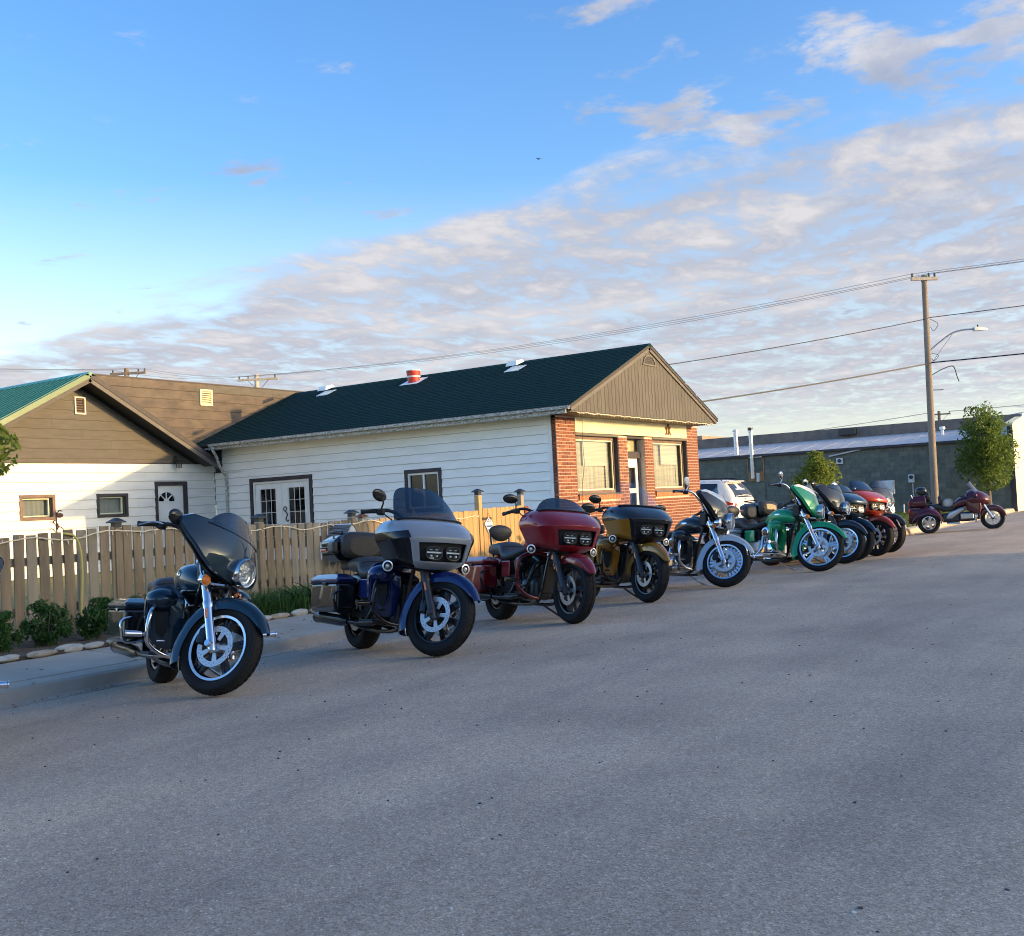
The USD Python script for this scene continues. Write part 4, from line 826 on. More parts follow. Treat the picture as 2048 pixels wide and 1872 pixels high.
def moto(name, label, F, head, steer, C, lean=6.5, group='touring motorcycles parked in a row along the kerb', at=None):
    b = thing(name, label, 'motorcycle', group=group); fn = steer_fn(steer)
    fr = C.get('FR', FR); metal = C.get('metal', 'chrome'); pt_, pt2 = C['paint'], C.get('paint2', C['paint'])
    # wheels
    W = C['wheel']
    wheel(b, FX, fr, .132, W['n'], fr - .085 if fr < .333 else fr - .062, fn, W['rim'], W['spoke'], True, W.get('lip'), W.get('double', False), W.get('hub', 'dark_metal'), W.get('slots', False), W.get('disc', 'disc_metal'))
    wheel(b, 0.0, RR, .175, W['n'], .205, ident, W['rim'], W['spoke'], True, W.get('lip'), W.get('double', False), slots=W.get('slots', False))
    # front mudguard and fork
    fd = part(b, 'front_fender', fender(fn, FX, fr + .030, fr, C.get('fa', (24, 208))[0], C.get('fa', (24, 208))[1], .168, .085), C.get('fender_paint', pt_), 50)
    if C.get('fender_trim'): part(fd, 'fender_edge', M().tube([(FX + (fr + .045) * math.cos(t), s, fr + (fr + .045) * math.sin(t)) for s in (0,) for t in np.linspace(math.radians(14), math.radians(60), 9)], .010, 8).tube([(FX + (fr - .02 + .06 * k) * math.cos(.32 + .6 * k), .088 * min(1, .4 + 2 * k), fr + (fr - .02) * math.sin(.32 + .6 * k)) for k in np.linspace(0, 1, 7)], .008, 6).tube([(FX + (fr - .02 + .06 * k) * math.cos(.32 + .6 * k), -.088 * min(1, .4 + 2 * k), fr + (fr - .02) * math.sin(.32 + .6 * k)) for k in np.linspace(0, 1, 7)], .008, 6).map(fn), C['fender_trim'], 40)
    u = np.array([-math.sin(RAKE), 0, math.cos(RAKE)]); fork = C.get('fork', metal)
    for s in (-1, 1):
        p0 = np.array([FX, s * .118, fr]); q = lambda d, o=0: p0 + u * d + np.array([o, 0, 0])
        lg = part(b, 'fork_leg', M().lathe([(0, -.03), (.026, -.03), (.03, -.01), (.034, .05), (.033, .30), (.040, .31), (.040, .35), (.036, .36), (.038, .60), (0, .60)], 20, p0 - u * .02, u).map(fn), fork, 40)
        part(lg, 'axle_clamp', M().lathe([(0, -.03), (.022, -.03), (.026, 0), (.022, .03), (0, .03)], 14, p0 + [0, s * .028, 0], (0, 1, 0)).map(fn), fork, 40)
        part(lg, 'caliper', rbox(p0 + [-.125, -s * .035, .055], (.07, .055, .12), .018).map(fn), 'gloss_black', 40)
        part(lg, 'reflector', M().box(p0 + u * .24 + [.002, s * .036, 0], (.018, .006, .075), rotm([0, 1, 0], -27.5), .002).map(fn), 'amber', 30)
    part(b, 'fork_clamp', M().hull(np.vstack([rbox((1.345, 0, .80), (.05, .27, .05), .015).mesh()[0]])).map(fn), fork if fork != 'plastic' else 'plastic', 40)
    part(b, 'steering_head', M().cyl((1.29, 0, .98), (1.42, 0, .70), .045, 16).hull(rbox((1.27, 0, .90), (.14, .16, .18), .03).mesh()[0]), 'plastic', 40)
    # fairing, screen, lamps
    if C['fairing_kind'] == 'bat':
        batwing(b, fn, C); sgn = fn
        part(b, 'fork_cover', M().hull(np.vstack([rbox((1.40, 0, .74), (.08, .20, .05), .02).mesh()[0], rbox((1.50, 0, .775), (.10, .14, .04), .015).mesh()[0]])).map(fn), 'gloss_black', 40)
        for s in (-1, 1):
            t = part(b, 'turn_signal', M().lathe([(0, -.05), (.03, -.045), (.042, -.01), (.042, .012), (0, .012)], 16, (1.44, s * .19, .765), (1, s * .2, 0)).cyl((1.40, s * .08, .765), (1.42, s * .165, .765), .011, 8).map(fn), metal if metal != 'gloss_black' else 'gloss_black', 40)
            part(t, 'amber_lens', M().lathe([(0, .045), (.022, .038), (.038, .0125), (0, .0125)], 16, (1.44, s * .19, .765), (1, s * .2, 0)).map(fn), 'amber', 50)
            part(b, 'chrome_strip', M().tube(spline([(1.55, s * .10, .765), (1.48, s * .16, .755), (1.40, s * .19, .80), (1.36, s * .2, .87)], 5), .010, 8).map(fn), metal, 40)
    else:
        shark(b, C)
        for s in (-1, 1):
            t = part(b, 'turn_signal', M().lathe([(0, -.05), (.03, -.045), (.044, -.01), (.044, .012), (.036, .014), (0, .006)], 18, (1.36, s * .365, .735), (1, s * .25, 0)).cyl((1.32, s * .25, .75), (1.34, s * .34, .738), .011, 8), 'gloss_black', 40)
            part(t, 'ring', M().lathe([(.044, .012), (.046, .018), (.036, .02), (.034, .012)], 18, (1.36, s * .365, .735), (1, s * .25, 0), True), 'lamp_silver', 40)
            part(t, 'bulb', M().sphere((1.368, s * .367, .735), .020), 'amber' if s > 9 else 'lamp_silver', 50)
    # handlebar, grips, levers, mirrors
    hz = C.get('bar_z', 0.0)
    part(b, 'handlebar', M().tube(spline([(.93, -.455, 1.055 + hz), (1.03, -.40, 1.085 + hz), (1.12, -.32, 1.11 + hz * .9), (1.20, -.2, 1.07 + hz * .5), (1.25, -.07, 1.01), (1.25, .07, 1.01), (1.20, .2, 1.07 + hz * .5), (1.12, .32, 1.11 + hz * .9), (1.03, .40, 1.085 + hz), (.93, .455, 1.055 + hz)], 5), .015, 10).map(fn), C.get('bar', 'gloss_black'), 40)
    for s in (-1, 1):
        g0, g1 = np.array([1.02, s * .405, 1.082 + hz]), np.array([.905, s * .468, 1.048 + hz])
        g = part(b, 'grip', M().lathe([(0, 0), (.020, 0), (.021, .02), (.018, .03), (.018, .11), (.021, .12), (.02, .132), (0, .135)], 14, g0, g1 - g0).map(fn), 'black_rubber', 30)
        part(g, 'switch_box', rbox(g0 + [.035, -s * .02, -.002], (.07, .05, .055), .014).map(fn), 'plastic', 40)
        part(g, 'lever', M().tube(spline([g0 + [.05, -s * .01, .0], g0 + [.075, s * .03, -.004], g0 + [.035, s * .075, -.012], g1 + [.045, s * .022, -.012]], 5), [.010] + [.009] * 14 + [.012], 8, flat=.7).map(fn), metal, 40)
        if C['fairing_kind'] == 'bat' and not C.get('stalk'):
            mp = np.array([1.245, s * C.get('mirror_y', .475), 1.125])
            mr = part(b, 'mirror', M().sphere(mp, .068, 3, (.42, 1.15, .82)).cyl(mp + [.02, -s * .06, -.01], (1.33, s * .38, 1.08), .012, 8).map(fn), C.get('mirror', 'gloss_black'), 50)
            part(mr, 'mirror_glass', M().sphere(mp + [-.018, 0, 0], .058, 2, (.2, 1.15, .82)).map(fn), 'lamp_silver', 50)
        else:
            mp = g0 + [.065, s * .08, .115]
            mr = part(b, 'mirror', M().sphere(mp, .064, 3, (.35, 1.4, .78), rotm([0, 1, 0], 10)).tube(spline([g0 + [.05, 0, .02], g0 + [.07, s * .015, .07], mp + [.004, -s * .04, -.03]], 5), .008, 8).map(fn), C.get('mirror', 'gloss_black'), 50)
            part(mr, 'mirror_glass', M().sphere(mp + [-.015, 0, 0], .055, 2, (.15, 1.4, .78)).map(fn), 'lamp_silver', 50)
        if C['fairing_kind'] != 'bat': part(b, 'brake_hose', M().tube(spline([g0 + [.06, -s * .02, -.01], (1.22, s * .30, 1.0), (1.36, s * .17, .86), (1.43, s * .15, .70), (1.50, s * .15, .50), (1.52, s * .13, .40)], 5), .0065, 6).map(fn), 'black_rubber', 40)
    # tank, seat
    tk = part(b, 'fuel_tank', pad([(1.235, .80, .05, .06, .9), (1.20, .815, .10, .085, .85), (1.10, .835, .148, .108, .8), (.98, .845, .165, .115, .8), (.86, .83, .16, .108, .8), (.74, .795, .125, .09, .85), (.66, .765, .07, .05, .9)], 28), pt_, 60)
    part(tk, 'filler_console', pad([(1.16, .92, .03, .02, .8), (1.05, .945, .05, .022, .7), (.9, .935, .05, .022, .7), (.74, .88, .045, .02, .7), (.66, .82, .03, .02, .8)], 16), 'gloss_black', 50)
    part(tk, 'filler_cap', M().lathe([(0, .02), (.03, .018), (.034, 0), (0, 0)], 16, (1.0, 0, .965), (0, 0, 1)), metal, 40)
    for s in (-1, 1): part(tk, 'tank_badge', M().sphere((.98, s * .158, .865), .06, 2, (1.0, .12, .34), rotm([1, 0, 0], s * 12)), metal if metal == 'chrome' else 'satin_metal', 50)
    st = part(b, 'seat', pad([(.72, .775, .06, .02, .8), (.66, .755, .11, .035, .8), (.55, .715, .165, .05, .75), (.43, .695, .20, .055, .7), (.33, .715, .20, .07, .7), (.26, .765, .18, .085, .75), (.20, .79, .165, .085, .8), (.08, .795, .16, .075, .75), (-.06, .79, .155, .07, .75), (-.14, .78, .12, .05, .8), (-.17, .77, .06, .025, .9)], 28), 'leather', 60)
    part(st, 'seat_seam', M().tube([(.30 + .02 * math.cos(t), .155 * math.sin(t), .80 + .02 * math.cos(t)) for t in np.linspace(-1.4, 1.4, 15)], .005, 6), 'black_rubber', 40)
    if C.get('rider_back'): part(b, 'rider_backrest', pad([(.245, .95, .11, .085, .7), (.275, .955, .135, .11, .7), (.305, .955, .13, .105, .7), (.325, .95, .09, .07, .8)], 24).cyl((.27, 0, .78), (.275, 0, .92), .012, 8), 'leather', 60)
    # rear mudguard, panniers, tail
    rf = part(b, 'rear_fender', fender(ident, 0, RR + .075, RR, 38, 196, .205, .08, 0, 30, 0.0), pt2, 50)
    part(b, 'tail_lamp', rbox((-.385, 0, .50), (.04, .10, .06), .012), 'tail_red', 40)
    part(b, 'number_plate_holder', M().box((-.42, 0, .40), (.012, .19, .11), rotm([0, 1, 0], -12), .004), 'plastic')
    for s in (-1, 1):
        zb = C.get('bag_z', .335)
        body = M().hull(np.vstack([rbox((-.06, s * .295, .485), (.70, .20, .25), .035).mesh()[0], rbox((-.10, s * .305, zb + .05), (.58, .17, .10), .035).mesh()[0], rbox((-.36, s * .29, .47), (.16, .18, .24), .05).mesh()[0]]))
        bg = part(b, 'saddlebag', body, pt2, 40)
        part(bg, 'lid', M().hull(np.vstack([rbox((-.06, s * .295, .635), (.72, .205, .05), .02).mesh()[0], rbox((-.09, s * .285, .665), (.58, .15, .06), .028).mesh()[0], rbox((-.38, s * .29, .630), (.12, .17, .05), .024).mesh()[0]])), C.get('lid', pt2), 40)
        part(bg, 'lid_seam', M().hull(rbox((-.08, s * .295, .609), (.725, .204, .008), .004).mesh()[0]), 'black_rubber', 40)
        part(bg, 'latch', rbox((-.02, s * .398, .60), (.09, .014, .028), .006), metal, 40)
        part(bg, 'side_reflector', M().box((-.385, s * .385, .47), (.06, .01, .022), rotm([0, 0, 1], s * 12), .003), 'tail_red', 30)
        part(b, 'saddlebag_guard', M().tube(spline([(.28, s * .16, .36), (.30, s * .37, .34), (.30, s * .41, .42), (.29, s * .40, .52), (.26, s * .22, .56)], 5), .012, 8), metal, 40)
        part(b, 'side_cover', M().hull(rbox((.44, s * .175, .56), (.20, .03, .18), .014).mesh()[0]), C.get('side', pt_), 40)
        # lower body: exhaust, floorboard, guard, leg shield
        mf = part(b, 'muffler', M().lathe([(0, 0), (.030, 0), (.036, .06), (.052, .16), (.055, .56), (.057, .74), (.050, .765), (.042, .76), (.042, .70), (0, .70)], 24, (.32, s * .275, .255), (-1, s * .02, .045)), C.get('pipe', metal), 40)
        part(mf, 'end_cap', M().lathe([(.058, .72), (.060, .755), (.052, .770), (.043, .762), (.050, .72)], 24, (.32, s * .275, .255), (-1, s * .02, .045), True), 'gloss_black' if C.get('pipe', metal) != 'chrome' else 'chrome', 40)
        fb = part(b, 'floorboard', rbox((.93, s * .305, .275), (.30, .115, .024), .010), 'black_rubber', 40)
        part(fb, 'board_frame', M().hull(rbox((.93, s * .305, .262), (.33, .125, .012), .005).mesh()[0]).cyl((.90, s * .12, .25), (.90, s * .28, .258), .016, 8), metal, 40)
        part(b, 'pedal', M().tube(spline([(.93, s * .17, .30), (1.0, s * .22, .33), (1.09, s * .27, .36)], 4), .010, 8).hull(rbox((1.09, s * .29, .37), (.07, .06, .018), .008).mesh()[0]), metal, 40)
        gp = [(1.10, s * .10, .235), (1.13, s * .26, .265), (1.17, s * .385, .345), (1.185, s * .405, .45), (1.17, s * .385, .57), (1.11, s * .34, .63)] if C.get('lowers') else [(1.155, s * .07, .70), (1.165, s * .22, .705), (1.175, s * .37, .665), (1.175, s * .415, .57), (1.165, s * .415, .45), (1.15, s * .385, .345), (1.13, s * .26, .265), (1.10, s * .10, .235)]
        eg = part(b, 'engine_guard', M().tube(spline(gp, 7), .0165, 12), C.get('guard', metal), 40)
        part(eg, 'highway_peg', M().cyl((1.165, s * .41, .42), (1.18, s * .45, .42), .014, 8).cyl((1.18, s * .445, .42), (1.19, s * .555, .425), .021, 12).cyl((1.19, s * .555, .425), (1.19, s * .562, .425), .024, 12), C.get('peg', metal), 40)
        if C.get('lowers'):
            ol = Polygon(spline([(.13, .70), (.22, .775), (.33, .765), (.395, .68), (.400, .54), (.365, .40), (.30, .325), (.18, .315), (.14, .44), (.125, .60), (.13, .70)], 6)).buffer(0)
            hole = Polygon(spline([(.255, .44), (.245, .56), (.275, .655), (.315, .65), (.325, .55), (.31, .45), (.28, .41), (.255, .44)], 5)).buffer(0)
            m = M()
            for ins, x0, x1 in ((0, 1.075, 1.115), (.010, 1.115, 1.135), (.022, 1.135, 1.146)):
                m.prism(ol.buffer(-ins).difference(hole.buffer(.010 + ins * .5)), x0, x1, lambda v, f: (np.stack([v[:, 2] - .25 * np.maximum(v[:, 0] - .2, 0) - .30 * np.maximum(.5 - v[:, 1], 0) * .3 - .5 * np.maximum(v[:, 1] - .66, 0), s * v[:, 0], v[:, 1]], 1), f if s > 0 else f[:, ::-1]))
            lw = part(b, 'leg_shield', m, C['lowers'], 60)
            part(lw, 'vent_door', M().prism(hole.buffer(.012), 1.07, 1.085, lambda v, f: (np.stack([v[:, 2] - .25 * np.maximum(v[:, 0] - .2, 0), s * v[:, 0], v[:, 1]], 1), f if s > 0 else f[:, ::-1])), 'plastic', 30)
            part(lw, 'glove_box', M().sphere((1.05, s * .275, .672), .1, 3, (1.15, 1.25, .88)), C['lowers'], 60)
    # engine
    en = C.get('engine', 'dark_metal'); ec = metal
    e = part(b, 'engine', M().hull(rbox((.80, 0, .345), (.40, .25, .24), .07).mesh()[0]).hull(rbox((.44, 0, .40), (.34, .26, .24), .06).mesh()[0]), en, 40)
    for a, x0 in ((22.5, .86), (-22.5, .76)):
        d = np.array([math.sin(math.radians(a)), 0, math.cos(math.radians(a))]); o = np.array([x0, 0, .42]); m = M().lathe([(0, 0), (.062, 0), (.062, .19), (0, .19)], 20, o, d)
        for k in range(9): m.lathe([(.05, .035 + k * .0175), (.088, .036 + k * .0175), (.088, .041 + k * .0175), (.05, .043 + k * .0175)], 22, o, d, True)
        cy = part(e, 'cylinder', m, en, 30)
        R = rotm([0, 1, 0], a); hb = rbox((0, 0, 0), (.17, .20, .10), .03).mesh()[0] @ R.T + o + d * .235
        part(cy, 'rocker_box', M().hull(hb), ec, 40) if False else part(e, 'rocker_box', M().hull(hb), ec, 40)
        for s2 in (-.02, .035): part(e, 'pushrod_tube', M().cyl((.80 + .5 * (x0 - .81) + s2 * .6, -.135, .36), o + d * .20 + [s2, -.115, 0], .012, 8), ec, 40)
        part(e, 'exhaust_header', M().tube(spline([o + d * .20 + [.05 if a > 0 else -.04, -.07, 0], o + d * .17 + [.11 if a > 0 else .0, -.15, -.02], (.98 if a > 0 else .70, -.205, .36), (.86 if a > 0 else .62, -.235, .262), (.55, -.25, .245), (.30, -.272, .256)], 6), .023, 10), C.get('header', C.get('pipe', metal)), 40)
    part(e, 'cam_cover', M().lathe([(0, .165), (.07, .162), (.10, .145), (.105, .10), (0, .10)], 24, (.81, 0, .345), (0, -1, 0)).hull(rbox((.70, -.135, .33), (.16, .04, .13), .018).mesh()[0]), ec, 40)
    part(e, 'primary_cover', M().hull(np.vstack([rbox((.86, .15, .34), (.20, .07, .20), .033).mesh()[0], rbox((.46, .15, .36), (.26, .07, .24), .033).mesh()[0]])), ec, 40)
    ac = part(e, 'air_cleaner', M().lathe([(0, .235), (.05, .235), (.075, .225), (.088, .20), (.088, .15), (0, .15)], 26, (.80, 0, .60), (0, -1, 0)), ec if not C.get('ac') else C['ac'], 40)
    part(ac, 'insert', M().lathe([(0, .242), (.045, .240), (.05, .234), (0, .234)], 22, (.80, 0, .60), (0, -1, 0)), 'gloss_black', 40)
    part(b, 'oil_cooler', M().box((1.13, 0, .44), (.05, .22, .30), bevel=.01), 'plastic'); part(b, 'battery_tray', M().hull(rbox((.36, 0, .57), (.46, .24, .22), .04).mesh()[0]), 'plastic', 40)
    m = M()
    for s in (-1, 1): m.tube(spline([(1.24, s * .04, .80), (1.19, s * .07, .6), (1.13, s * .10, .30), (1.05, s * .12, .20), (.7, s * .13, .18), (.2, s * .13, .22), (.05, s * .14, .315), (.1, s * .14, .5), (.3, s * .12, .68), (.6, s * .08, .72), (1.2, s * .05, .78)], 4), .019, 8)
    part(b, 'frame', m, 'gloss_black', 40)
    part(b, 'swing_arm', M().hull(rbox((.22, .13, .33), (.5, .04, .07), .018).mesh()[0]).hull(rbox((.22, -.13, .33), (.5, .04, .07), .018).mesh()[0]), 'plastic', 40)
    js = part(b, 'side_stand', M().tube(spline([(.72, .13, .19), (.77, .20, .13), (.84, .30, .06), (.93, .345, .046), (1.02, .36, .048)], 5), .0125, 8), metal if metal == 'chrome' else 'dark_metal', 40)
    # luggage and backrests
    if C.get('tourpak'):
        tp = part(b, 'top_box', M().hull(np.vstack([rbox((-.31, 0, .915), (.38, .54, .10), .05).mesh()[0], rbox((-.30, 0, .86), (.32, .44, .06), .03).mesh()[0]])), C['tourpak'], 40)
        part(tp, 'top_box_lid', M().hull(np.vstack([rbox((-.31, 0, 1.005), (.40, .56, .08), .04).mesh()[0], rbox((-.32, 0, 1.06), (.28, .42, .05), .025).mesh()[0]])), C.get('tourlid', C['tourpak']), 40)
        part(tp, 'box_hinge', M().hull(rbox((-.31, 0, .964), (.405, .562, .012), .005).mesh()[0]), metal, 40)
        part(tp, 'luggage_rack', M().tube(spline([(-.15, -.2, 1.085), (-.15, -.2, 1.12), (-.45, -.2, 1.12), (-.48, 0, 1.12), (-.45, .2, 1.12), (-.15, .2, 1.12), (-.15, .2, 1.085)], 4), .009, 8), 'gloss_black', 40)
        part(b, 'box_bracket', M().box((-.26, 0, .80), (.3, .2, .10), bevel=.02), 'plastic')
        part(b, 'passenger_backrest', pad([(-.115, .985, .20, .11, .6), (-.075, .985, .235, .135, .6), (-.035, .98, .22, .125, .65), (-.015, .975, .15, .09, .8)], 28).hull(rbox((-.16, .275, .955), (.16, .07, .12), .032).mesh()[0]).hull(rbox((-.16, -.275, .955), (.16, .07, .12), .032).mesh()[0]), 'leather', 60)
        for s in (-1, 1): part(tp, 'side_lamp', rbox((-.42, s * .262, .94), (.14, .03, .03), .010), 'tail_red', 40)
    if C.get('sissy'):
        part(b, 'sissy_bar', M().tube(spline([(-.02, -.11, .70), (-.08, -.115, .85), (-.11, -.11, 1.0), (-.115, 0, 1.04), (-.11, .11, 1.0), (-.08, .115, .85), (-.02, .11, .70)], 6), .011, 8), metal if metal == 'chrome' else 'gloss_black', 40)
        part(b, 'passenger_backrest', M().sphere((-.085, 0, .985), .1, 3, (.38, 1.45, .95)).map(lambda v: np.stack([v[:, 0], v[:, 1] * (1 + .12 * np.sign(v[:, 2] - .985) * np.minimum(1, abs(v[:, 2] - .985) / .06)), v[:, 2]], 1)), 'leather', 60)
    if C.get('passing'):                                              # a row of chrome lamps under the fairing
        for s in (-1, 1):
            l = part(b, 'passing_lamp', M().lathe([(0, -.07), (.04, -.06), (.062, -.01), (.064, .012), (.055, .015), (0, .004)], 20, (1.52, s * .20, .80), (1, 0, 0)).cyl((1.40, s * .10, .77), (1.47, s * .19, .79), .013, 8).map(fn), 'chrome', 40)
            part(l, 'lens', M().lathe([(0, .028), (.035, .022), (.055, .012), (0, .01)], 20, (1.52, s * .20, .80), (1, 0, 0)).map(fn), 'lamp_silver', 50)
    zf, c = gz(F[1]), math.radians(head); ry = F[1] - FX * math.sin(c); zr = gz(ry)
    place(b, (F[0] - FX * math.cos(c), ry, zr + .002), head, lean, math.degrees(math.atan2(zf - zr, FX)))
    return b
G_ = dict(n=5, rim='gloss_black', spoke='dark_metal', double=True)
moto('motorcycle', 'black touring motorcycle with chrome forks, nearest the viewer, front wheel turned', (5.04, 5.96), -114.7, 40, dict(
    paint='paint_midnight', paint2='paint_black', fairing='paint_midnight', fairing_kind='bat', lowers='paint_midnight', wheel=dict(n=5, rim='gloss_black', spoke='dark_metal', double=True, lip='lamp_silver', hub='satin_metal'), pipe='burnt_chrome', lid='paint_midnight', screen='smoke', screen_h=.135))
moto('motorcycle', 'blue touring motorcycle with silver double-lamp fairing, tall smoked screen and black top box', (6.89, 5.41), -115.5, 30, dict(
    paint='paint_blue', fairing='paint_silver', flank='gloss_black', side_lower='gloss_black', fairing_kind='shark', lowers='paint_blue', metal='gloss_black', fork='dark_metal', wheel=dict(n=7, rim='gloss_black', spoke='gloss_black', double=True), pipe='gloss_black', screen='smoke', screen_h=.31, screen_w=.90, tourpak='gloss_black', tourlid='paint_black', stalk=1, guard='gloss_black', lid='paint_blue', paint2='paint_black', engine='dark_metal', bar_z=.02))
moto('motorcycle', 'red touring motorcycle with double headlamps, short dark screen and passenger backrest pad', (9.12, 5.42), -119.0, 3, dict(
    paint='paint_red', fairing='paint_red', fairing_kind='shark', metal='gloss_black', fork='dark_metal', wheel=dict(n=9, rim='gloss_black', spoke='dark_metal', double=True, disc='satin_metal'), pipe='gloss_black', screen='smoke', screen_h=.15, screen_p=2.4, sissy=1, guard='paint_red', stalk=1, bar_z=.05, fa=(26, 140), bag_z=.29))
moto('motorcycle', 'gold and black touring motorcycle with double headlamps and tall clear windscreen', (11.18, 5.60), -123.0, 6, dict(
    paint='paint_gold', paint2='paint_gold', fairing='paint_black', flank='paint_gold', surround='gloss_black', fairing_kind='shark', lowers='paint_gold', metal='gloss_black', fork='dark_metal', wheel=dict(n=7, rim='gloss_black', spoke='gloss_black', double=True, disc='satin_metal'), pipe='gloss_black', screen='clear_screen', screen_h=.33, screen_w=.80, screen_p=3.2, tourpak='paint_black', tourlid='paint_slate', stalk=1, guard='gloss_black', fa=(24, 180)))
moto('motorcycle', 'white and black chromed touring motorcycle with single round headlamp and slotted wheel', (12.96, 5.38), -116.0, 36, dict(
    paint='paint_black', fender_paint='paint_slate', paint2='paint_black', fairing='paint_black', stripe='paint_white', fairing_kind='bat', lowers='paint_black', wheel=dict(n=26, rim='chrome', spoke='chrome', slots=True, lip='chrome'), screen='clear_screen', screen_h=.15, passing=1, fender_trim='chrome', stalk=1, mirror='paint_white', bar='chrome', engine='satin_metal', bar_z=.06, side='paint_white', rider_back=1))
moto('motorcycle', 'bright green motorcycle with chrome engine and large chrome front wheel', (15.25, 4.86), -112.0, 30, dict(
    FR=.345, paint='paint_green', paint2='paint_slate', fairing='paint_green', stripe='paint_white', fairing_kind='bat', lowers='paint_green', wheel=dict(n=5, rim='chrome', spoke='chrome', double=True, lip='chrome'), screen='clear_screen', screen_h=.10, stalk=1, mirror='chrome', bar='chrome', engine='satin_metal', rider_back=1, sissy=1, bar_z=.10, fork='chrome', side='paint_green'))
moto('motorcycle', 'plain black touring motorcycle tucked just behind the bright green one', (16.81, 4.95), -116.0, 24, dict(
    paint='paint_black', fairing='paint_black', fairing_kind='bat', wheel=dict(n=9, rim='chrome', spoke='chrome', lip='chrome'), screen='smoke', screen_h=.08, stalk=1, mirror='chrome', bar='chrome', rider_back=1, tourpak='paint_black', fork='dark_metal'))
moto('motorcycle', 'dark slate-blue motorcycle with double headlamps and dark screen', (17.54, 4.98), -117.0, 14, dict(
    paint='paint_navy', fairing='paint_navy', fairing_kind='shark', metal='chrome', fork='chrome', wheel=dict(n=10, rim='chrome', spoke='chrome', lip='chrome'), screen='smoke', screen_h=.14, stalk=1, sissy=1))
moto('motorcycle', 'orange-red motorcycle with double headlamps and smoked screen near the row end', (18.58, 4.91), -117.0, 8, dict(
    paint='paint_orange', fairing='paint_orange', fairing_kind='shark', metal='gloss_black', fork='dark_metal', wheel=dict(n=10, rim='gloss_black', spoke='gloss_black', double=True), screen='smoke', screen_h=.20, stalk=1, mirror='chrome'))
moto('motorcycle', 'black motorcycle with white-edged front mudguard, last in the row', (19.55, 4.93), -117.0, 2, dict(
    paint='paint_black', fairing='paint_black', fairing_kind='bat', passing=1, fender_trim='paint_white', wheel=dict(n=10, rim='gloss_black', spoke='satin_metal'), screen='smoke_light', screen_h=.12, mirror='chrome'))
moto('motorcycle', 'black motorcycle at the left edge, only a mirror and a foot peg showing', (2.74, 5.739), -114.0, 0, dict(mirror_y=.40,
    paint='paint_black', fairing='paint_black', fairing_kind='bat', wheel=dict(n=5, rim='gloss_black', spoke='dark_metal', double=True), metal='chrome', screen='smoke', lowers='paint_black'))
# ---------------------------------------------------------------- fence, gate and garden
YF = 10.40
fence = thing('board_fence', 'weathered board fence along the flower bed with gaps between its boards', 'fence')
x = 4.9; posts = [7.47, 9.62, 11.40]
while x < 14.5:
    t = (x - 4.9) / 9.6; w = .113 + .009 * min(1, max(0, t - .55) * 4); pitch = .146 - .018 * min(1, max(0, t - .55) * 3)
    h = 1.055 + .09 * math.exp(-((x - 7.4) / 1.4) ** 2) + .05 * max(0, (x - 12) / 2.5) + rnd.uniform(-.012, .012)
    c = np.array([x + w / 2, YF - .012 + rnd.uniform(-.004, .004), h / 2 - .04]); R = rotm([0, 1, 0], rnd.uniform(-.9, .9)) @ rotm([0, 0, 1], rnd.uniform(-2, 2))
    part(fence, 'board', M().box(c, (w, .022, h + .08), R, .003), rnd.choice(['fence_wood', 'fence_wood', 'fence_grey']) if t < .8 else 'new_wood', False); x += pitch
for z in (.30, .82): part(fence, 'rail', M().box((9.7, YF + .03, z), (9.6, .04, .09)), 'fence_grey')
def post(parent, x, h, m='fence_wood', cap=True):
    p = part(parent, 'post', M().box((x, YF + .01, h / 2 - .1), (.095, .095, h + .2), bevel=.004), m, False)
    if cap: part(p, 'lamp_cap', M().box((x, YF + .01, h + .03), (.085, .085, .05)).hull([(x + a, YF + .01 + b, h + .055 + c) for a in (-.08, .08) for b in (-.08, .08) for c in (0, .014)]).hull([(x + a, YF + .01 + b, h + .07) for a in (-.075, .075) for b in (-.075, .075)] + [(x + a, YF + .01 + b, h + .11) for a in (-.02, .02) for b in (-.02, .02)]), 'black_metal', False)
for x in posts: post(fence, x, 1.10 + .03 * (x < 8))
gate = thing('garden_gate', 'sunlit new board gate between two taller capped posts', 'gate')
post(gate, 14.56, 1.35, 'new_wood'); post(gate, 15.87, 1.33, 'fence_grey')
x = 14.62
while x < 15.80:
    w = .126; h = 1.145 + .012 * (x - 14.6) + rnd.uniform(-.004, .004)
    part(gate, 'board', M().box((x + w / 2, YF - .03, h / 2 + .01), (w, .024, h - .06), rotm([0, 1, 0], rnd.uniform(-.3, .3)), .003), 'new_wood', False); x += w + .009
for z in (.25, .95): part(gate, 'rail', M().box((15.2, YF + .01, z), (1.2, .04, .09)), 'new_wood')
part(gate, 'cross_brace', M().box((15.2, YF + .012, .60), (1.28, .035, .08), rotm([0, 1, 0], -31)), 'new_wood')
part(gate, 'hinge', M().box((14.72, YF - .048, .95), (.26, .008, .04)), 'black_metal'); part(gate, 'hinge', M().box((14.72, YF - .048, .25), (.26, .008, .04)), 'black_metal')
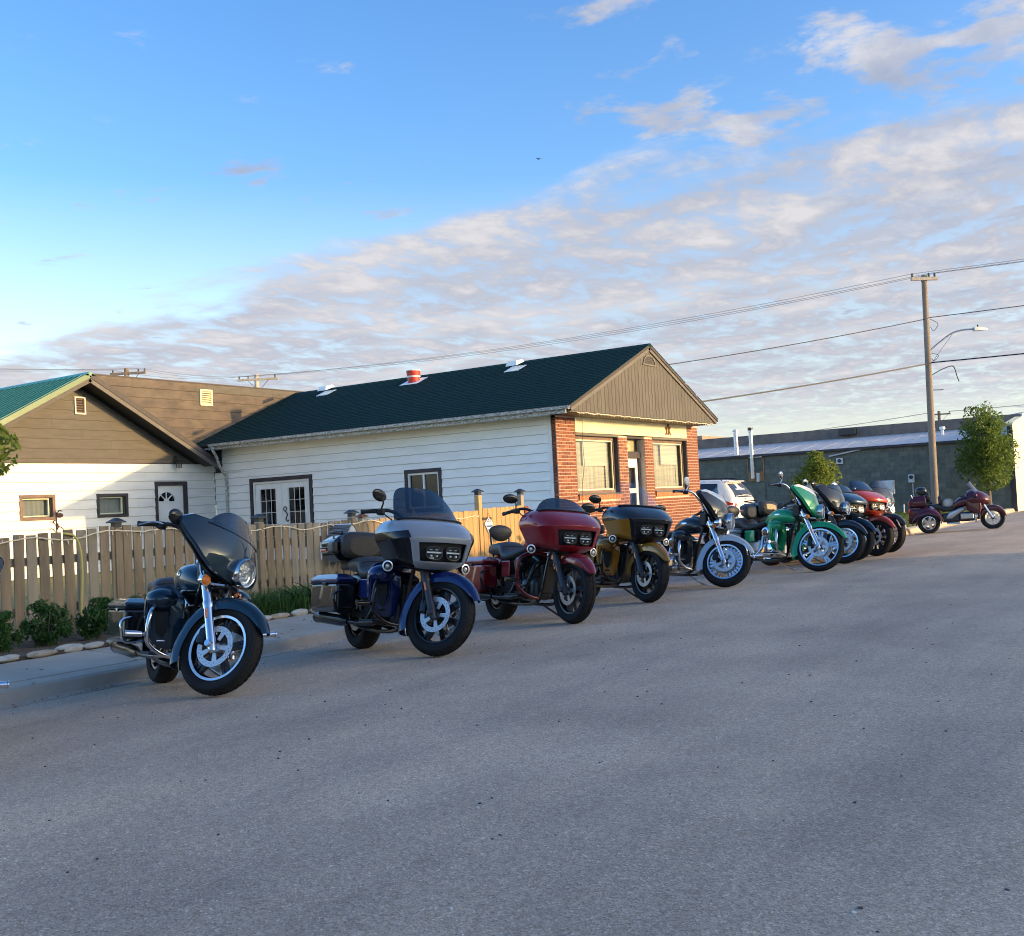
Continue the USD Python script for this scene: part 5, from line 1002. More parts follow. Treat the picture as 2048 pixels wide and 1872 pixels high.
# diamond sign on the gate post
sg = thing('diamond_sign', 'blue and white diamond-shaped sign hung on the sunlit gate', 'sign', (14.75, YF - .055, .845))
frd = frame((0, 0, 0), (1, 0, 0), (0, 0, 1), (0, -1, 0)); dia = Polygon([(0, .125), (.125, .02), (0, -.165), (-.125, .02)])
part(sg, 'board', M().prism(dia, 0, .006, frd), 'white_paint', False); bl = dia.buffer(-.012)
part(sg, 'blue_field', M().prism(bl.intersection(rect(-1, .048, 1, 1)), .0065, .009, frd).prism(bl.intersection(rect(-1, -.045, 1, -.012)), .0065, .009, frd).prism(bl.intersection(rect(-1, -1, 1, -.078)), .0065, .009, frd), 'sign_blue', False)
part(sg, 'white_mark', M().box((.012, -.0105, .075), (.018, .003, .035)).box((-.03, -.0105, .065), (.03, .003, .012)), 'white_paint', False)
part(sg, 'hanger', M().tube([(-.06, -.003, .08), (0, .0, .20), (.06, -.003, .08)], .003, 5), 'tan_cloth')
cl = M()
for k in range(7): cl.tube(spline([(15.96 + rnd.uniform(-.05, .05), YF - .03 + rnd.uniform(-.04, .04), 1.12), (16.0 + rnd.uniform(-.05, .08), YF - .05, .95), (16.0 + rnd.uniform(-.04, .08), YF - .03, .70 + rnd.uniform(-.1, .1))], 4), [.02] + [.035] * 7 + [.012], 6)
single('hanging_cloth', cl, 'tan_cloth', 'rust-red bundle hanging from the right-hand gate post', 'cloth', 50)
# rope light along the fence
pts = []
for i, x in enumerate(np.linspace(5.2, 14.5, 150)):
    pts.append((x, YF - .04 + .012 * math.sin(i * 1.7), 1.00 + .08 * math.exp(-((x - 7.4) / 1.4) ** 2) + .022 * math.sin(x * 7.1) + .018 * math.sin(x * 3.3 + 1) + rnd.uniform(-.006, .006)))
rl = part(None, 'rope_light', M().tube(pts, .0085, 6), 'rope', 60); tag(rl, 'pale cord of small lamps draped along the top of the board fence', 'string lights')
bm_ = M()
for i in range(2, 150, 3):
    p = np.array(pts[i]); q = p + [rnd.uniform(-.01, .01), -.012, rnd.choice([-.05, -.04, .03])]; bm_.cyl(p, q, .006, 5)
part(rl, 'bulbs', bm_, 'rope', 40, kind='stuff')
single('garden_hose', M().tube(spline([(6.78, YF - .03, 1.10), (6.90, YF - .05, 1.06), (6.96, YF - .06, .9), (6.97, YF - .06, .6), (6.95, YF - .06, .3), (6.93, YF - .06, .02)], 6), .013, 8), 'hose_yellow', 'yellow hose hanging down the front of the board fence', 'hose', 60)
stk = thing('garden_stake', 'rusty garden stake with curled leaf ornament behind the left end of the fence', 'ornament', (6.95, 10.75, 0))
part(stk, 'rod', M().cyl((0, 0, 0), (0, 0, 1.33), .008, 6), 'rust'); m = M()
for k in range(9): 
    a = rnd.uniform(0, 6.28); p = np.array([0, 0, 1.10 + .025 * k]); q = p + [.10 * math.cos(a), .05 * math.sin(a), rnd.uniform(-.06, .09)]; m.tube(spline([p, (p + q) / 2 + [0, 0, .03], q], 3), [.004, .006, .008, .010, .012, .008, .003], 5, flat=.5)
m.sphere((.04, 0, 1.30), .035, 1, (1.3, .7, .8)); part(stk, 'leaves', m, 'rust', 40)
# small house-shaped ornament hung on the fence
bh = thing('bird_house', 'small grey-white bird house with slatted roof hung on the fence behind the blue motorcycle', 'bird house', (10.98, 10.30, .62), 0)
for sgn in (-1, 1):
    u = np.array([sgn * .62, -.78]); R = rotm([0, 1, 0], sgn * 51)
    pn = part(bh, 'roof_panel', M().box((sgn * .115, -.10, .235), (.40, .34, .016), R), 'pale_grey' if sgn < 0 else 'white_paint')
    for k in range(4): part(pn, 'roof_slat', M().box((sgn * (.03 + k * .056), -.10, .345 - k * .070 + .016), (.078, .35, .014), rotm([0, 1, 0], sgn * 44)), 'grey_trim')
part(bh, 'body', M().prism(Polygon([(-.14, -.12), (.14, -.12), (.14, .12), (0, .31), (-.14, .12)]), .0, .2, frame((0, -.02, 0), (1, 0, 0), (0, 0, 1), (0, -1, 0))), 'pale_grey', False)
part(bh, 'barge_board', M().prism(Polygon([(-.25, .0), (-.20, -.03), (0, .28), (.20, -.03), (.25, 0), (0, .37)]), .235, .252, frame((0, -.02, 0), (1, 0, 0), (0, 0, 1), (0, -1, 0))), 'pale_grey', False)
part(bh, 'entrance', M().cyl((0, -.221, .06), (0, -.226, .06), .035, 14), 'dark_inside')
ob = thing('post_lantern', 'small brown lantern with pointed cap on a fence post beside the tall smoked screen', 'lantern', (11.62, YF + .01, 1.06))
part(ob, 'cap', M().lathe([(0, .10), (.09, .05), (.10, .035), (0, .035)], 8, (0, 0, 0), (0, 0, 1)), 'rust', False); part(ob, 'body', M().box((0, 0, .0), (.10, .10, .08), bevel=.01), 'grey_wood')

# leafy plants, rocks, weeds
def leaf_cloud(n, centre, size, leaf, seed, shape=None, clumps=14, spread=.17):
    """Leaf-sized quads in clumps through a crown's volume."""
    r = np.random.default_rng(seed); c0 = []
    while len(c0) < clumps:
        p = r.uniform(-1, 1, 3)
        if np.linalg.norm(p) < 1 and np.linalg.norm(p) > .35: c0.append(p)
    c0 = np.array(c0); k = r.integers(0, clumps, n); p = c0[k] + r.normal(0, spread, (n, 3)); L = np.linalg.norm(p, axis=1); p[L > 1.12] *= (1.12 / L[L > 1.12])[:, None]
    p = p * np.asarray(size)
    if shape is not None: p = shape(p)
    p += np.asarray(centre)
    d = r.normal(0, 1, (n, 3)); d[:, 2] = np.abs(d[:, 2]) * .6 + .1; d /= np.linalg.norm(d, axis=1)[:, None]
    a = np.cross(d, r.normal(0, 1, (n, 3))); a /= np.linalg.norm(a, axis=1)[:, None]; b = np.cross(d, a); s = leaf * r.uniform(.6, 1.3, n)[:, None]
    tip, base = p + a * s, p - a * s; l, rt = p + b * s * .42 + d * s * .12, p - b * s * .42 + d * s * .12
    v = np.stack([base, l, tip, rt], 1).reshape(-1, 3); i = np.arange(n)[:, None] * 4
    return M().add(v, np.hstack([i, i + 1, i + 2, i + 3]))
bush_lab = ['dark leafy bush at the left picture edge in front of the fence', 'largest dark leafy bush in front of the fence left of the black motorcycle', 'dark leafy bush beneath the hanging yellow hose', 'dark leafy bush beside the pannier of the black motorcycle', 'low leafy bush behind the black motorcycle']
for i, (x, y, h, w) in enumerate([(5.68, 9.72, .36, .19), (6.14, 9.72, .42, .225), (6.66, 9.66, .40, .21), (7.16, 9.68, .42, .21), (7.85, 9.75, .30, .2)]):
    b = thing('garden_bush', bush_lab[i], 'bush', (x, y, 0), group='bushes in the flower bed')
    part(b, 'foliage', leaf_cloud(1500, (0, 0, h * .52), (w, w * .8, h * .50), .030, 40 + i, clumps=22), 'leaf_bush', False, kind='stuff')
    m = M()
    for k in range(7): a = k * .9; m.tube(spline([(0, 0, -.02), (.5 * w * .5 * math.cos(a), .4 * w * .5 * math.sin(a), h * .4), (w * .6 * math.cos(a), w * .5 * math.sin(a), h * .8)], 3), .006, 5)
    part(b, 'stems', m, 'bark', 40)
x = 5.3; k = 0; rk = ['stone_a', 'stone_c', 'stone_b', 'stone_a', 'stone_c', 'stone_a']
tones = {'stone_a': 'tan', 'stone_b': 'reddish', 'stone_c': 'pale'}
nth = ['first', 'second', 'third', 'fourth', 'fifth', 'sixth', 'seventh', 'eighth', 'ninth', 'tenth', 'eleventh', 'twelfth', 'thirteenth', 'fourteenth', 'fifteenth', 'sixteenth', 'seventeenth', 'eighteenth', 'nineteenth', 'twentieth', 'twenty-first', 'twenty-second', 'twenty-third', 'twenty-fourth', 'twenty-fifth', 'twenty-sixth', 'twenty-seventh', 'twenty-eighth', 'twenty-ninth', 'thirtieth', 'thirty-first', 'thirty-second', 'thirty-third', 'thirty-fourth', 'thirty-fifth', 'thirty-sixth']
while x < 10.7:
    w = rnd.uniform(.11, .34); m = trimesh.creation.icosphere(2, 1.0); v = np.array(m.vertices); v *= (1 + .5 * (meshkit.fbm(v * 1.6 + k * 7.3, 3, k) - .5))[:, None]; v = np.sign(v) * np.abs(v) ** .85
    v = v * [w / 2, rnd.uniform(.05, .075), rnd.uniform(.028, .05)] @ rotm([0, 0, 1], rnd.uniform(-14, 14)).T + [x + w / 2, 9.245 + rnd.uniform(-.02, .02), -.005]
    s = rnd.choice(rk); side = 'under the bushes' if x < 7.4 else ('behind the black motorcycle' if x < 8.3 else 'below the weeds')
    single('edging_stone', M().add(v, m.faces), s, '%s edging stone %s, %s from the left picture edge' % (tones[s], side, nth[k]), 'stone', 40, group='rough stones edging the flower bed'); x += w + rnd.uniform(-.01, .03); k += 1
def blades(n, fn_pos, h, w, seed, lean=.5):
    r = np.random.default_rng(seed); m = M(); V = []; F = []; c = 0
    for i in range(n):
        x, y, z = fn_pos(r); a = r.uniform(0, 2 * np.pi); hh = h * r.uniform(.45, 1.15); d = np.array([math.cos(a), math.sin(a), 0]); s = np.array([-d[1], d[0], 0]) * w * r.uniform(.6, 1.3); L = lean * r.uniform(.2, 1.2) * hh; p = np.array([x, y, z])
        V += [p - s, p + s, p + d * L * .35 + [0, 0, hh * .6] + s * .8, p + d * L * .35 + [0, 0, hh * .6] - s * .8, p + d * L + [0, 0, hh * .9]]; F += [(c, c + 1, c + 2), (c, c + 2, c + 3), (c + 3, c + 2, c + 4)]; c += 5
    return m.add(np.array(V), np.array(F))
g = blades(2600, lambda r: (8.35 + 3.2 * r.random(), 9.33 + .9 * r.random() ** 1.2, 0), .30, .008, 3, .7)
single('weed_bed', g, 'leaf_weed', 'long green grass and weeds at the foot of the fence between the black and blue motorcycles', 'weeds', False, kind='stuff')
for i, (x, y, s) in enumerate([(8.75, 9.55, .42), (9.55, 9.6, .5), (9.95, 9.75, .6), (10.35, 9.6, .5)]):
    r = np.random.default_rng(90 + i); m = M()
    for k in range(16):
        a = r.uniform(0, 6.28); L = s * r.uniform(.55, 1.0); d = np.array([math.cos(a), math.sin(a), 0]); sd = np.array([-d[1], d[0], 0]); G = []
        for t in np.linspace(0, 1, 6): w = .035 * math.sin(math.pi * min(1, t * .92 + .06)) * s * 1.6; c = d * L * .62 * t ** 1.2 + np.array([0, 0, L * (1.0 * t - .38 * t * t)]); G.append([c - sd * w, c + [0, 0, -.006], c + sd * w])
        m.shell(np.array(G), .0012)
    w_ = thing('broadleaf_weed', ['broad-leaved weed next to the front mudguard of the black motorcycle', 'broad-leaved weed midway along the grassy strip by the fence', 'tall broad-leaved weed left of the bird house', 'broad-leaved weed behind the pannier of the blue motorcycle'][i], 'plant', (x, y, 0), group='broad-leaved weeds by the fence')
    part(w_, 'leaves', m, 'leaf_weed', 60, kind='stuff')
gr = blades(9000, lambda r: (28.2 + 15 * r.random(), 6.98 + 3.2 * r.random(), .005), .10, .008, 5, .9)
single('verge_grass', gr, 'grass_blade', 'dry yellow-green grass on the verge before the block workshop', 'grass', False, kind='stuff')
gr = blades(3500, lambda r: (40.5 + 5 * r.random(), 9 + 4 * r.random(), .0), .10, .010, 6, .9)
single('wall_grass', gr, 'grass_blade', 'green grass along the foot of the block wall', 'grass', False, kind='stuff')
# loose gravel on the road
def grit(n, seed, box, smin, smax):
    r = np.random.default_rng(seed); m = M(); ico = trimesh.creation.icosahedron(); 
    for i in range(n):
        x, y = r.uniform(box[0], box[1]), r.uniform(box[2], box[3]); s = r.uniform(smin, smax); v = ico.vertices * [1, r.uniform(.6, 1), r.uniform(.35, .6)] * s * r.uniform(.8, 1.2, (12, 1)); m.add(v @ rotm([0, 0, 1], r.uniform(0, 360)).T + [x, y, gz(y) + s * .2], ico.faces)
    return m
for nm, sd, mt, lab, n in (('pale_grit', 1, 'pebble_pale', 'pale chips of loose gravel scattered on the road', 380), ('dark_grit', 2, 'pebble_dark', 'dark crumbs of tar and gravel scattered on the road', 260)):
    single(nm, grit(n // 2, sd, (1.5, 9, .3, 7.6), .004, .009).add(*grit(n // 2, sd + 9, (3, 18, 1.0, 7.6), .004, .009).mesh()), mt, lab, 'gravel', False, kind='stuff')

r = np.random.default_rng(77); m = M(); ico = trimesh.creation.icosahedron()
for i in range(420):                                                # grit swept into the gutter
    x, y = r.uniform(3.5, 14), 7.9 + abs(r.normal(0, .14)); s_ = r.uniform(.004, .012); z = gz(y) if y < 7.88 else gz(7.88) + .002
    if y < 8.02: m.add(ico.vertices * [1, .8, .5] * s_ * r.uniform(.7, 1.3, (12, 1)) + [x, y, z], ico.faces)
single('gutter_grit', m, 'stone_b', 'brown grit and crumbs collected along the gutter', 'gravel', False, kind='stuff')
r = np.random.default_rng(78); m = M()
for i in range(60):
    x, y = r.uniform(4, 13), r.uniform(7.5, 9.1); z = gz(y) if y < 7.88 else (-.205 if y < 8.05 else -.04 - .05 * (9.2 - y)); a = r.uniform(0, 6.28); l = r.uniform(.015, .04); d = np.array([math.cos(a), math.sin(a), 0]) * l; q = np.array([-d[1], d[0], 0]) * .4
    m.add(np.array([[x, y, z + .006] - d, [x, y, z + .012] - q, [x, y, z + .009] + d, [x, y, z + .014] + q]), np.array([[0, 1, 2, 3]]))
single('leaf_litter', m, 'rust', 'dry brown leaves and twigs lying along the kerb', 'leaves', False, kind='stuff')
# ---------------------------------------------------------------- trees
def tree(name, label, pos, trunk_h, crown_c, crown, n, leaf, mt, seed, shape=None, clumps=40, r0=.09):
    t = thing(name, label, 'tree', pos); r = np.random.default_rng(seed); m = M()
    top = np.array(crown_c) + [0, 0, crown[2] * .7]; m.tube(spline([(0, 0, -.2), (.02, .01, trunk_h), np.array(crown_c) * .9, top], 5), np.linspace(r0, r0 * .15, 16), 9)
    for k in range(16):
        z = trunk_h + (crown_c[2] + crown[2] * .5 - trunk_h) * r.random(); a = r.uniform(0, 6.28); L = r.uniform(.5, .9); p = np.array([0, 0, z]); q = p + [crown[0] * L * math.cos(a), crown[1] * L * math.sin(a), crown[2] * .45 * r.uniform(.4, 1.2)]
        m.tube(spline([p, (p + q) / 2 + [0, 0, .08], q], 3), np.linspace(r0 * .35, r0 * .06, 7), 6)
    part(t, 'trunk', m, 'bark', 50); part(t, 'crown', leaf_cloud(n, crown_c, crown, leaf, seed, shape, clumps), mt, False, kind='stuff')
    return t
up = lambda p: np.stack([p[:, 0] * (1.05 - .22 * p[:, 2]), p[:, 1] * (1.05 - .22 * p[:, 2]), p[:, 2]], 1)
tree('street_tree', 'tall leafy tree before the corner of the block workshop', (44.0, 7.25, 0), 1.0, (0, 0, 2.45), (1.0, 1.0, 1.5), 6500, .08, 'leaf_tree', 11, lambda p: np.stack([p[:, 0] * (1 - .12 * p[:, 2]), p[:, 1] * (1 - .12 * p[:, 2]), p[:, 2] + .35 * np.maximum(0, np.sin(p[:, 0] * 5) * np.cos(p[:, 1] * 4)) * (p[:, 2] > .4)], 1), 75, .11)
tree('young_tree', 'small yellow-green tree behind the motorcycles', (38.5, 12.2, 0), .3, (0, 0, 1.4), (.85, .85, 1.05), 5000, .07, 'leaf_shrub', 12, lambda p: np.stack([p[:, 0] * (1 - .12 * p[:, 2]), p[:, 1] * (1 - .12 * p[:, 2]), p[:, 2]], 1), 40, .06)
tree('yard_tree', 'leafy branch of a tree reaching in at the left edge', (5.75, 12.0, 0), 1.3, (.05, 0, 2.1), (1.22, .9, .48), 5200, .055, 'leaf_tree', 13, None, 46, .08)

# ---------------------------------------------------------------- poles, lamps and wires
def insul(m, p): m.lathe([(0, 0), (.035, 0), (.05, .05), (.03, .07), (.05, .10), (.028, .16), (0, .17)], 10, p, (0, 0, 1))
def crossarm(parent, c, d, L, at, tone='grey_wood'):
    d = unit(d); R = np.array([d, np.cross([0, 0, 1.0], d), [0, 0, 1.0]]).T; a = part(parent, 'crossarm', M().box(c, (L, .10, .12), R, .008), tone, False); tops = []
    for s in at:
        p = np.asarray(c, float) + d * s + [0, 0, .06]; m = M(); insul(m, p); part(a, 'insulator', m, 'insulator', 40); tops.append(p + [0, 0, .14])
    return tops
pole = thing('utility_pole', 'tall wooden utility pole with crossarm and lamp bracket beside the block workshop', 'utility pole')
pb = np.array([42.1, 8.85, 0])
part(pole, 'shaft', M().cyl((42.1, 8.85, -.2), (42.0, 8.70, 9.08), .145, 18, .10), 'pole_wood', 40)
T0 = crossarm(pole, (41.98 - .07, 8.66 + .02, 8.93), (.50, -.74, -.02), 2.1 * .48 + .0, (-.45, .18, .40))
part(pole, 'arm_brace', M().cyl((41.9, 8.8, 8.9), (42.0, 8.68, 8.5), .012, 5), 'dark_metal')
lb = thing('street_lamp', 'grey street lamp on a curved arm from the utility pole', 'street lamp')
part(lb, 'arm', M().tube(spline([(42.08, 8.66, 6.22), (42.28, 8.35, 6.5), (42.52, 7.97, 6.80), (42.75, 7.62, 6.92), (43.0, 7.25, 6.94)], 5), .032, 8), 'satin_metal')
part(lb, 'brace', M().cyl((42.1, 8.62, 5.75), (42.58, 7.9, 6.83), .014, 6), 'satin_metal')
hd = part(lb, 'lamp_head', M().hull([(43.0 + .57 * a * .55 + o * .09, 7.25 - .8 * a * .55 + o * .06, 6.93 + z) for a, w, z0, z1 in ((0, 1, -.06, .08), (.5, 1.1, -.06, .06), (1, .4, -.03, .01)) for o in (-w, w) for z in (z0, z1)]), 'pale_grey', 40)
part(hd, 'photocell', M().cyl((43.1, 7.1, 6.98), (43.1, 7.1, 7.10), .04, 10), 'dark_metal')
part(pole, 'service_bracket', M().tube(spline([(42.1, 8.65, 5.28), (42.3, 8.35, 5.46), (42.52, 8.05, 5.58), (42.60, 7.94, 5.5), (42.64, 7.88, 5.2), (42.68, 7.82, 4.98)], 5), .020, 6), 'wire', 40)
part(pole, 'step_bar', M().cyl((42.05, 8.72, 4.70), (42.36, 8.34, 4.70), .016, 6), 'dark_metal')
part(pole, 'cable_loop', M().tube(spline([(42.05, 8.6, 7.4), (42.2, 8.35, 7.2), (42.12, 8.5, 6.95), (42.05, 8.6, 7.1)], 5), .012, 5).tube(spline([(42.05, 8.62, 6.1), (42.2, 8.4, 6.0), (42.1, 8.55, 5.8), (42.05, 8.62, 5.9)], 5), .012, 5), 'wire')
def far_pole(label, c, top, d, L, at, tone='grey_wood'):
    p = thing('utility_pole', label, 'utility pole'); part(p, 'shaft', M().cyl((c[0], c[1], -.2), (c[0], c[1], top), .16, 12, .12), tone, 40); T = crossarm(p, (c[0], c[1] - .12, top - .28), d, L, at, tone)
    for s in (-.6, .6): part(p, 'arm_brace', M().cyl((c[0] + unit(d)[0] * s, c[1] - .12 + unit(d)[1] * s, top - .3), (c[0], c[1] - .13, top - .95), .014, 5), 'dark_metal')
    return T
T2 = far_pole('pale pole with long crossarm behind the brown annexe', (41.16, 44.25), 9.15, (.5, -.74, 0), 2.3, (-1.05, -.55, .95))
T1 = far_pole('pole top with dark crossarm rising over the green roof peak', (34.62, 46.9), 9.28, (.5, -.82, 0), 1.9, (-.8, .55, .88), 'pole_wood')
T3 = far_pole('distant dark pole above the workshop roof', (95.1, 19.2), 7.3, (.3, -.95, 0), 1.6, (-.7, .7), 'bark')
def wire(a, b, sag, r=.011, n=28):
    t = np.linspace(0, 1, n)[:, None]; p = np.asarray(a) * (1 - t) + np.asarray(b) * t; p[:, 2] -= (4 * sag * t * (1 - t))[:, 0]; return M().tube(p, r, 5)
TR = [np.array([38.0, -30.0, 9.3 + .1 * i]) + [.8 * i, 0, 0] for i in range(3)]
def wires(lab, m, r='wire'): single('overhead_wire', m, r, lab, 'wire', 60)
W3 = ['uppermost thin power line running from the crossarm', 'middle thin power line running from the crossarm', 'lowest thin power line running from the crossarm']
for i in range(3): wires(W3[i], M().add(*wire(T0[i], T2[i], .55, .007).mesh()).add(*wire(T0[i], TR[i], .5, .007).mesh()).add(*wire(T2[i], T1[i], .25, .007).mesh()).add(*wire(T1[i], (T1[i][0] - 40, T1[i][1] + 14, T1[i][2] + 1), .8, .007).mesh()))
wires('sagging telephone line leaving the pole above the lamp arm', M().add(*wire((42.02, 8.65, 7.42), (28.8, 24.5, 5.2), .30, .016).mesh()).add(*wire((42.02, 8.65, 7.45), (38.5, -28, 7.6), .25, .016).mesh()))
wires('thick black cable running from the pole to behind the gable', M().add(*wire((42.05, 8.68, 5.72), (27.3, 19.0, 3.6), .16, .026).mesh()).add(*wire((42.05, 8.68, 5.74), (39, -28, 6.0), .3, .026).mesh()))
wires('faint distant wire low over the workshop roof', M().add(*wire(T3[0], (105, 75, 7.0), .9, .022).mesh()).add(*wire(T3[1], (80, -20, 9.0), .8, .022).mesh()))
wires('second faint distant wire crossing low over the workshop roof', M().add(*wire((110, 78, 4.6), (95, 19, 6.0), .7, .022).mesh()).add(*wire((95, 19, 6.0), (85, -12, 10.5), .7, .022).mesh()))
bird = thing('bird', 'tiny dark bird flying in the open blue sky', 'bird', (50.75, 30.88, 20.74), 60)
part(bird, 'body', M().sphere((0, 0, 0), .06, 2, (1.6, .6, .55)), 'black_rubber', 60); part(bird, 'wing', M().hull([(.06, .03, .02), (-.06, .03, .02), (.0, .20, .04), (-.06, .19, .03), (0, .03, .0)]), 'black_rubber'); part(bird, 'wing', M().hull([(.06, -.03, .02), (-.06, -.03, .02), (.0, -.20, .04), (-.06, -.19, .03), (0, -.03, .0)]), 'black_rubber')
ub = thing('utility_box', 'pale grey metal cabinet on a white post on the lawn by the block wall', 'cabinet', (43.2, 10.85, 0))
part(ub, 'post', M().box((-.0, .06, .38), (.10, .12, .85), bevel=.01), 'white_paint'); bx = part(ub, 'cabinet', M().box((0, 0, 1.10), (.22, .56, .54), bevel=.02), 'pale_grey')
part(bx, 'door', M().box((-.115, 0, 1.10), (.012, .50, .48), bevel=.004), 'pale_grey'); part(bx, 'latch', M().box((-.125, .04, 1.08), (.01, .03, .08)), 'dark_metal'); part(ub, 'conduit', M().cyl((0, -.6, 0), (0, -.6, .4), .03, 8), 'pale_grey')
tb = single('timber_stack', M().box((33.5, 10.8, .12), (1.6, .35, .10)).box((33.6, 10.8, .26), (1.5, .3, .09), rotm([0, 0, 1], 4)), 'grey_wood', 'low stack of grey timber beside the white car', 'timber')

# ---------------------------------------------------------------- white car
car = thing('parked_car', 'white estate car parked with its tail towards the street', 'car')
def sec(y, z0, pts): return [(x, y, z) for x, z in pts]
def car_ring(y, w0, zb, w1, zw, w2, zr, n=10):
    """Half section: sill width w0 at zb, shoulder w1 at zw, roof edge w2 at zr."""
    h = [(0, zb), (w0 * .8, zb), (w0, zb + .08), (w1 * 1.01, zb + (zw - zb) * .55), (w1, zw - .06), (w1 * .985, zw), (w2 + (w1 - w2) * .45, zw + (zr - zw) * .55), (w2, zr - .05), (w2 * .86, zr - .008), (w2 * .5, zr + .012), (0, zr + .018)]
    h += [(-x, z) for x, z in h[-2:0:-1]]; return [(x, y, z) for x, z in h]
secs = [(.02, .66, .42, .72, .80, .60, .92), (.06, .80, .34, .86, .92, .70, 1.10), (.16, .88, .28, .925, .98, .70, 1.28), (.40, .91, .25, .945, 1.0, .67, 1.555), (.62, .92, .24, .95, 1.0, .665, 1.60), (1.3, .93, .22, .955, 1.0, .675, 1.63), (2.2, .93, .22, .955, .99, .67, 1.625), (2.9, .93, .22, .955, .98, .64, 1.56), (3.5, .92, .22, .95, .96, .64, 1.15), (3.7, .92, .23, .945, .95, .70, 1.02), (4.3, .90, .24, .90, .86, .66, .92), (4.6, .82, .28, .80, .72, .52, .78), (4.68, .6, .34, .62, .60, .4, .66)]
body = M().loft([car_ring(*s) for s in secs]); part(car, 'body', body, 'paint_car', 35)
def onside(y, t): # outline point between shoulder and roof at length y
    ys = [s[0] for s in secs]; f = lambda k: np.interp(y, ys, [s[k] for s in secs]); w1, zw, w2, zr = f(3) * .985, f(4), f(5), f(6); zz = zw + (zr - .05 - zw) * t
    tt = np.interp(zz, [zw, zw + (zr - zw) * .55, zr - .05], [0, .55, 1]); return w1 + (w2 - w1) * (tt if tt <= 0 else (tt / .55 * .55 if tt < .55 else .55 + (tt - .55) / .45 * .45)), zz
for s in (-1, 1):
    for i, (a, b, c0, c1) in enumerate([(.50, 1.22, .62, 1.16), (1.30, 2.15, 1.30, 2.15), (2.23, 3.15, 2.23, 2.86)]):
        G = []
        for k in np.linspace(0, 1, 9):
            row = []
            for t in np.linspace(.10, .90, 5):
                y = (a + (b - a) * k) * (1 - (t - .1) / .8) + (c0 + (c1 - c0) * k) * (t - .1) / .8; x, z = onside(y, t); row.append((s * (x + .008), y, z))
            G.append(row)
        part(car, 'side_window', M().shell(np.array(G) if s < 0 else np.array(G)[::-1], .006), 'car_glass', 50)
    part(car, 'roof_rail', M().tube(spline([(s * .63, .5, 1.59), (s * .62, .7, 1.655), (s * .62, 2.3, 1.67), (s * .60, 2.7, 1.61)], 5), .02, 8), 'gloss_black', 40)
    tl = M().hull([(s * x, y, z) for x, y, z in ((.935, .30, .98), (.945, .42, .93), (.93, .12, .90), (.93, .20, .80), (.80, .035, .90), (.62, .02, .86), (.80, .03, .76), (.94, .30, .84))]); part(car, 'tail_lamp', tl, 'tail_red', 40)
    part(car, 'door_mirror', M().sphere((s * 1.03, 3.0, 1.02), .11, 2, (1, .6, .7)), 'paint_car', 50); part(car, 'headlamp', M().hull([(s * x, y, z) for x, y, z in ((.5, 4.66, .66), (.82, 4.5, .74), (.84, 4.45, .64), (.5, 4.68, .58))]), 'lens', 40)
    for y in (.88, 3.75):
        w = part(car, 'wheel', M().lathe([(.22, -.10), (.30, -.115), (.345, -.09), (.355, 0), (.345, .09), (.30, .115), (.22, .10)], 32, (s * .86, y, .355), (1, 0, 0), True), 'tyre', 40)
        part(w, 'rim', M().lathe([(0, .07), (.06, .08), (.20, .09), (.225, .10), (.225, -.08), (0, -.08)], 28, (s * .87, y, .355), (s, 0, 0)), 'satin_metal', 40)
        part(car, 'wheel_arch', M().tube([(s * .948, y + .40 * math.cos(t), .36 + .40 * math.sin(t)) for t in np.linspace(0, math.pi, 16)], .02, 6), 'plastic', 40)
rw = np.array([[(x * (1 - .16 * t), np.interp(1.06 + .43 * t, [.92, 1.10, 1.28, 1.555], [.02, .06, .16, .40]) - .014 + .05 * abs(x) ** 3, 1.06 + .43 * t) for t in np.linspace(0, 1, 5)] for x in np.linspace(-.70, .70, 13)]); part(car, 'rear_window', M().shell(rw, .012), 'car_glass', 50)
part(car, 'rear_wiper', M().tube(spline([(.05, .10, 1.12), (-.2, .13, 1.17), (-.45, .16, 1.20)], 4), .013, 6), 'black_rubber')
part(car, 'spoiler', M().hull(rbox((0, .36, 1.555), (1.26, .18, .035), .015).mesh()[0]), 'paint_car', 40); part(car, 'bumper', M().hull(rbox((0, .06, .50), (1.70, .16, .26), .06).mesh()[0]), 'paint_car', 40)
part(car, 'number_plate', M().box((0, .012, .80), (.32, .012, .16), bevel=.004), 'white_paint'); part(car, 'emblem', M().cyl((0, .045, .98), (0, .03, .98), .05, 16), 'chrome')
place(car, (30.7, 11.9, -.02), 0)

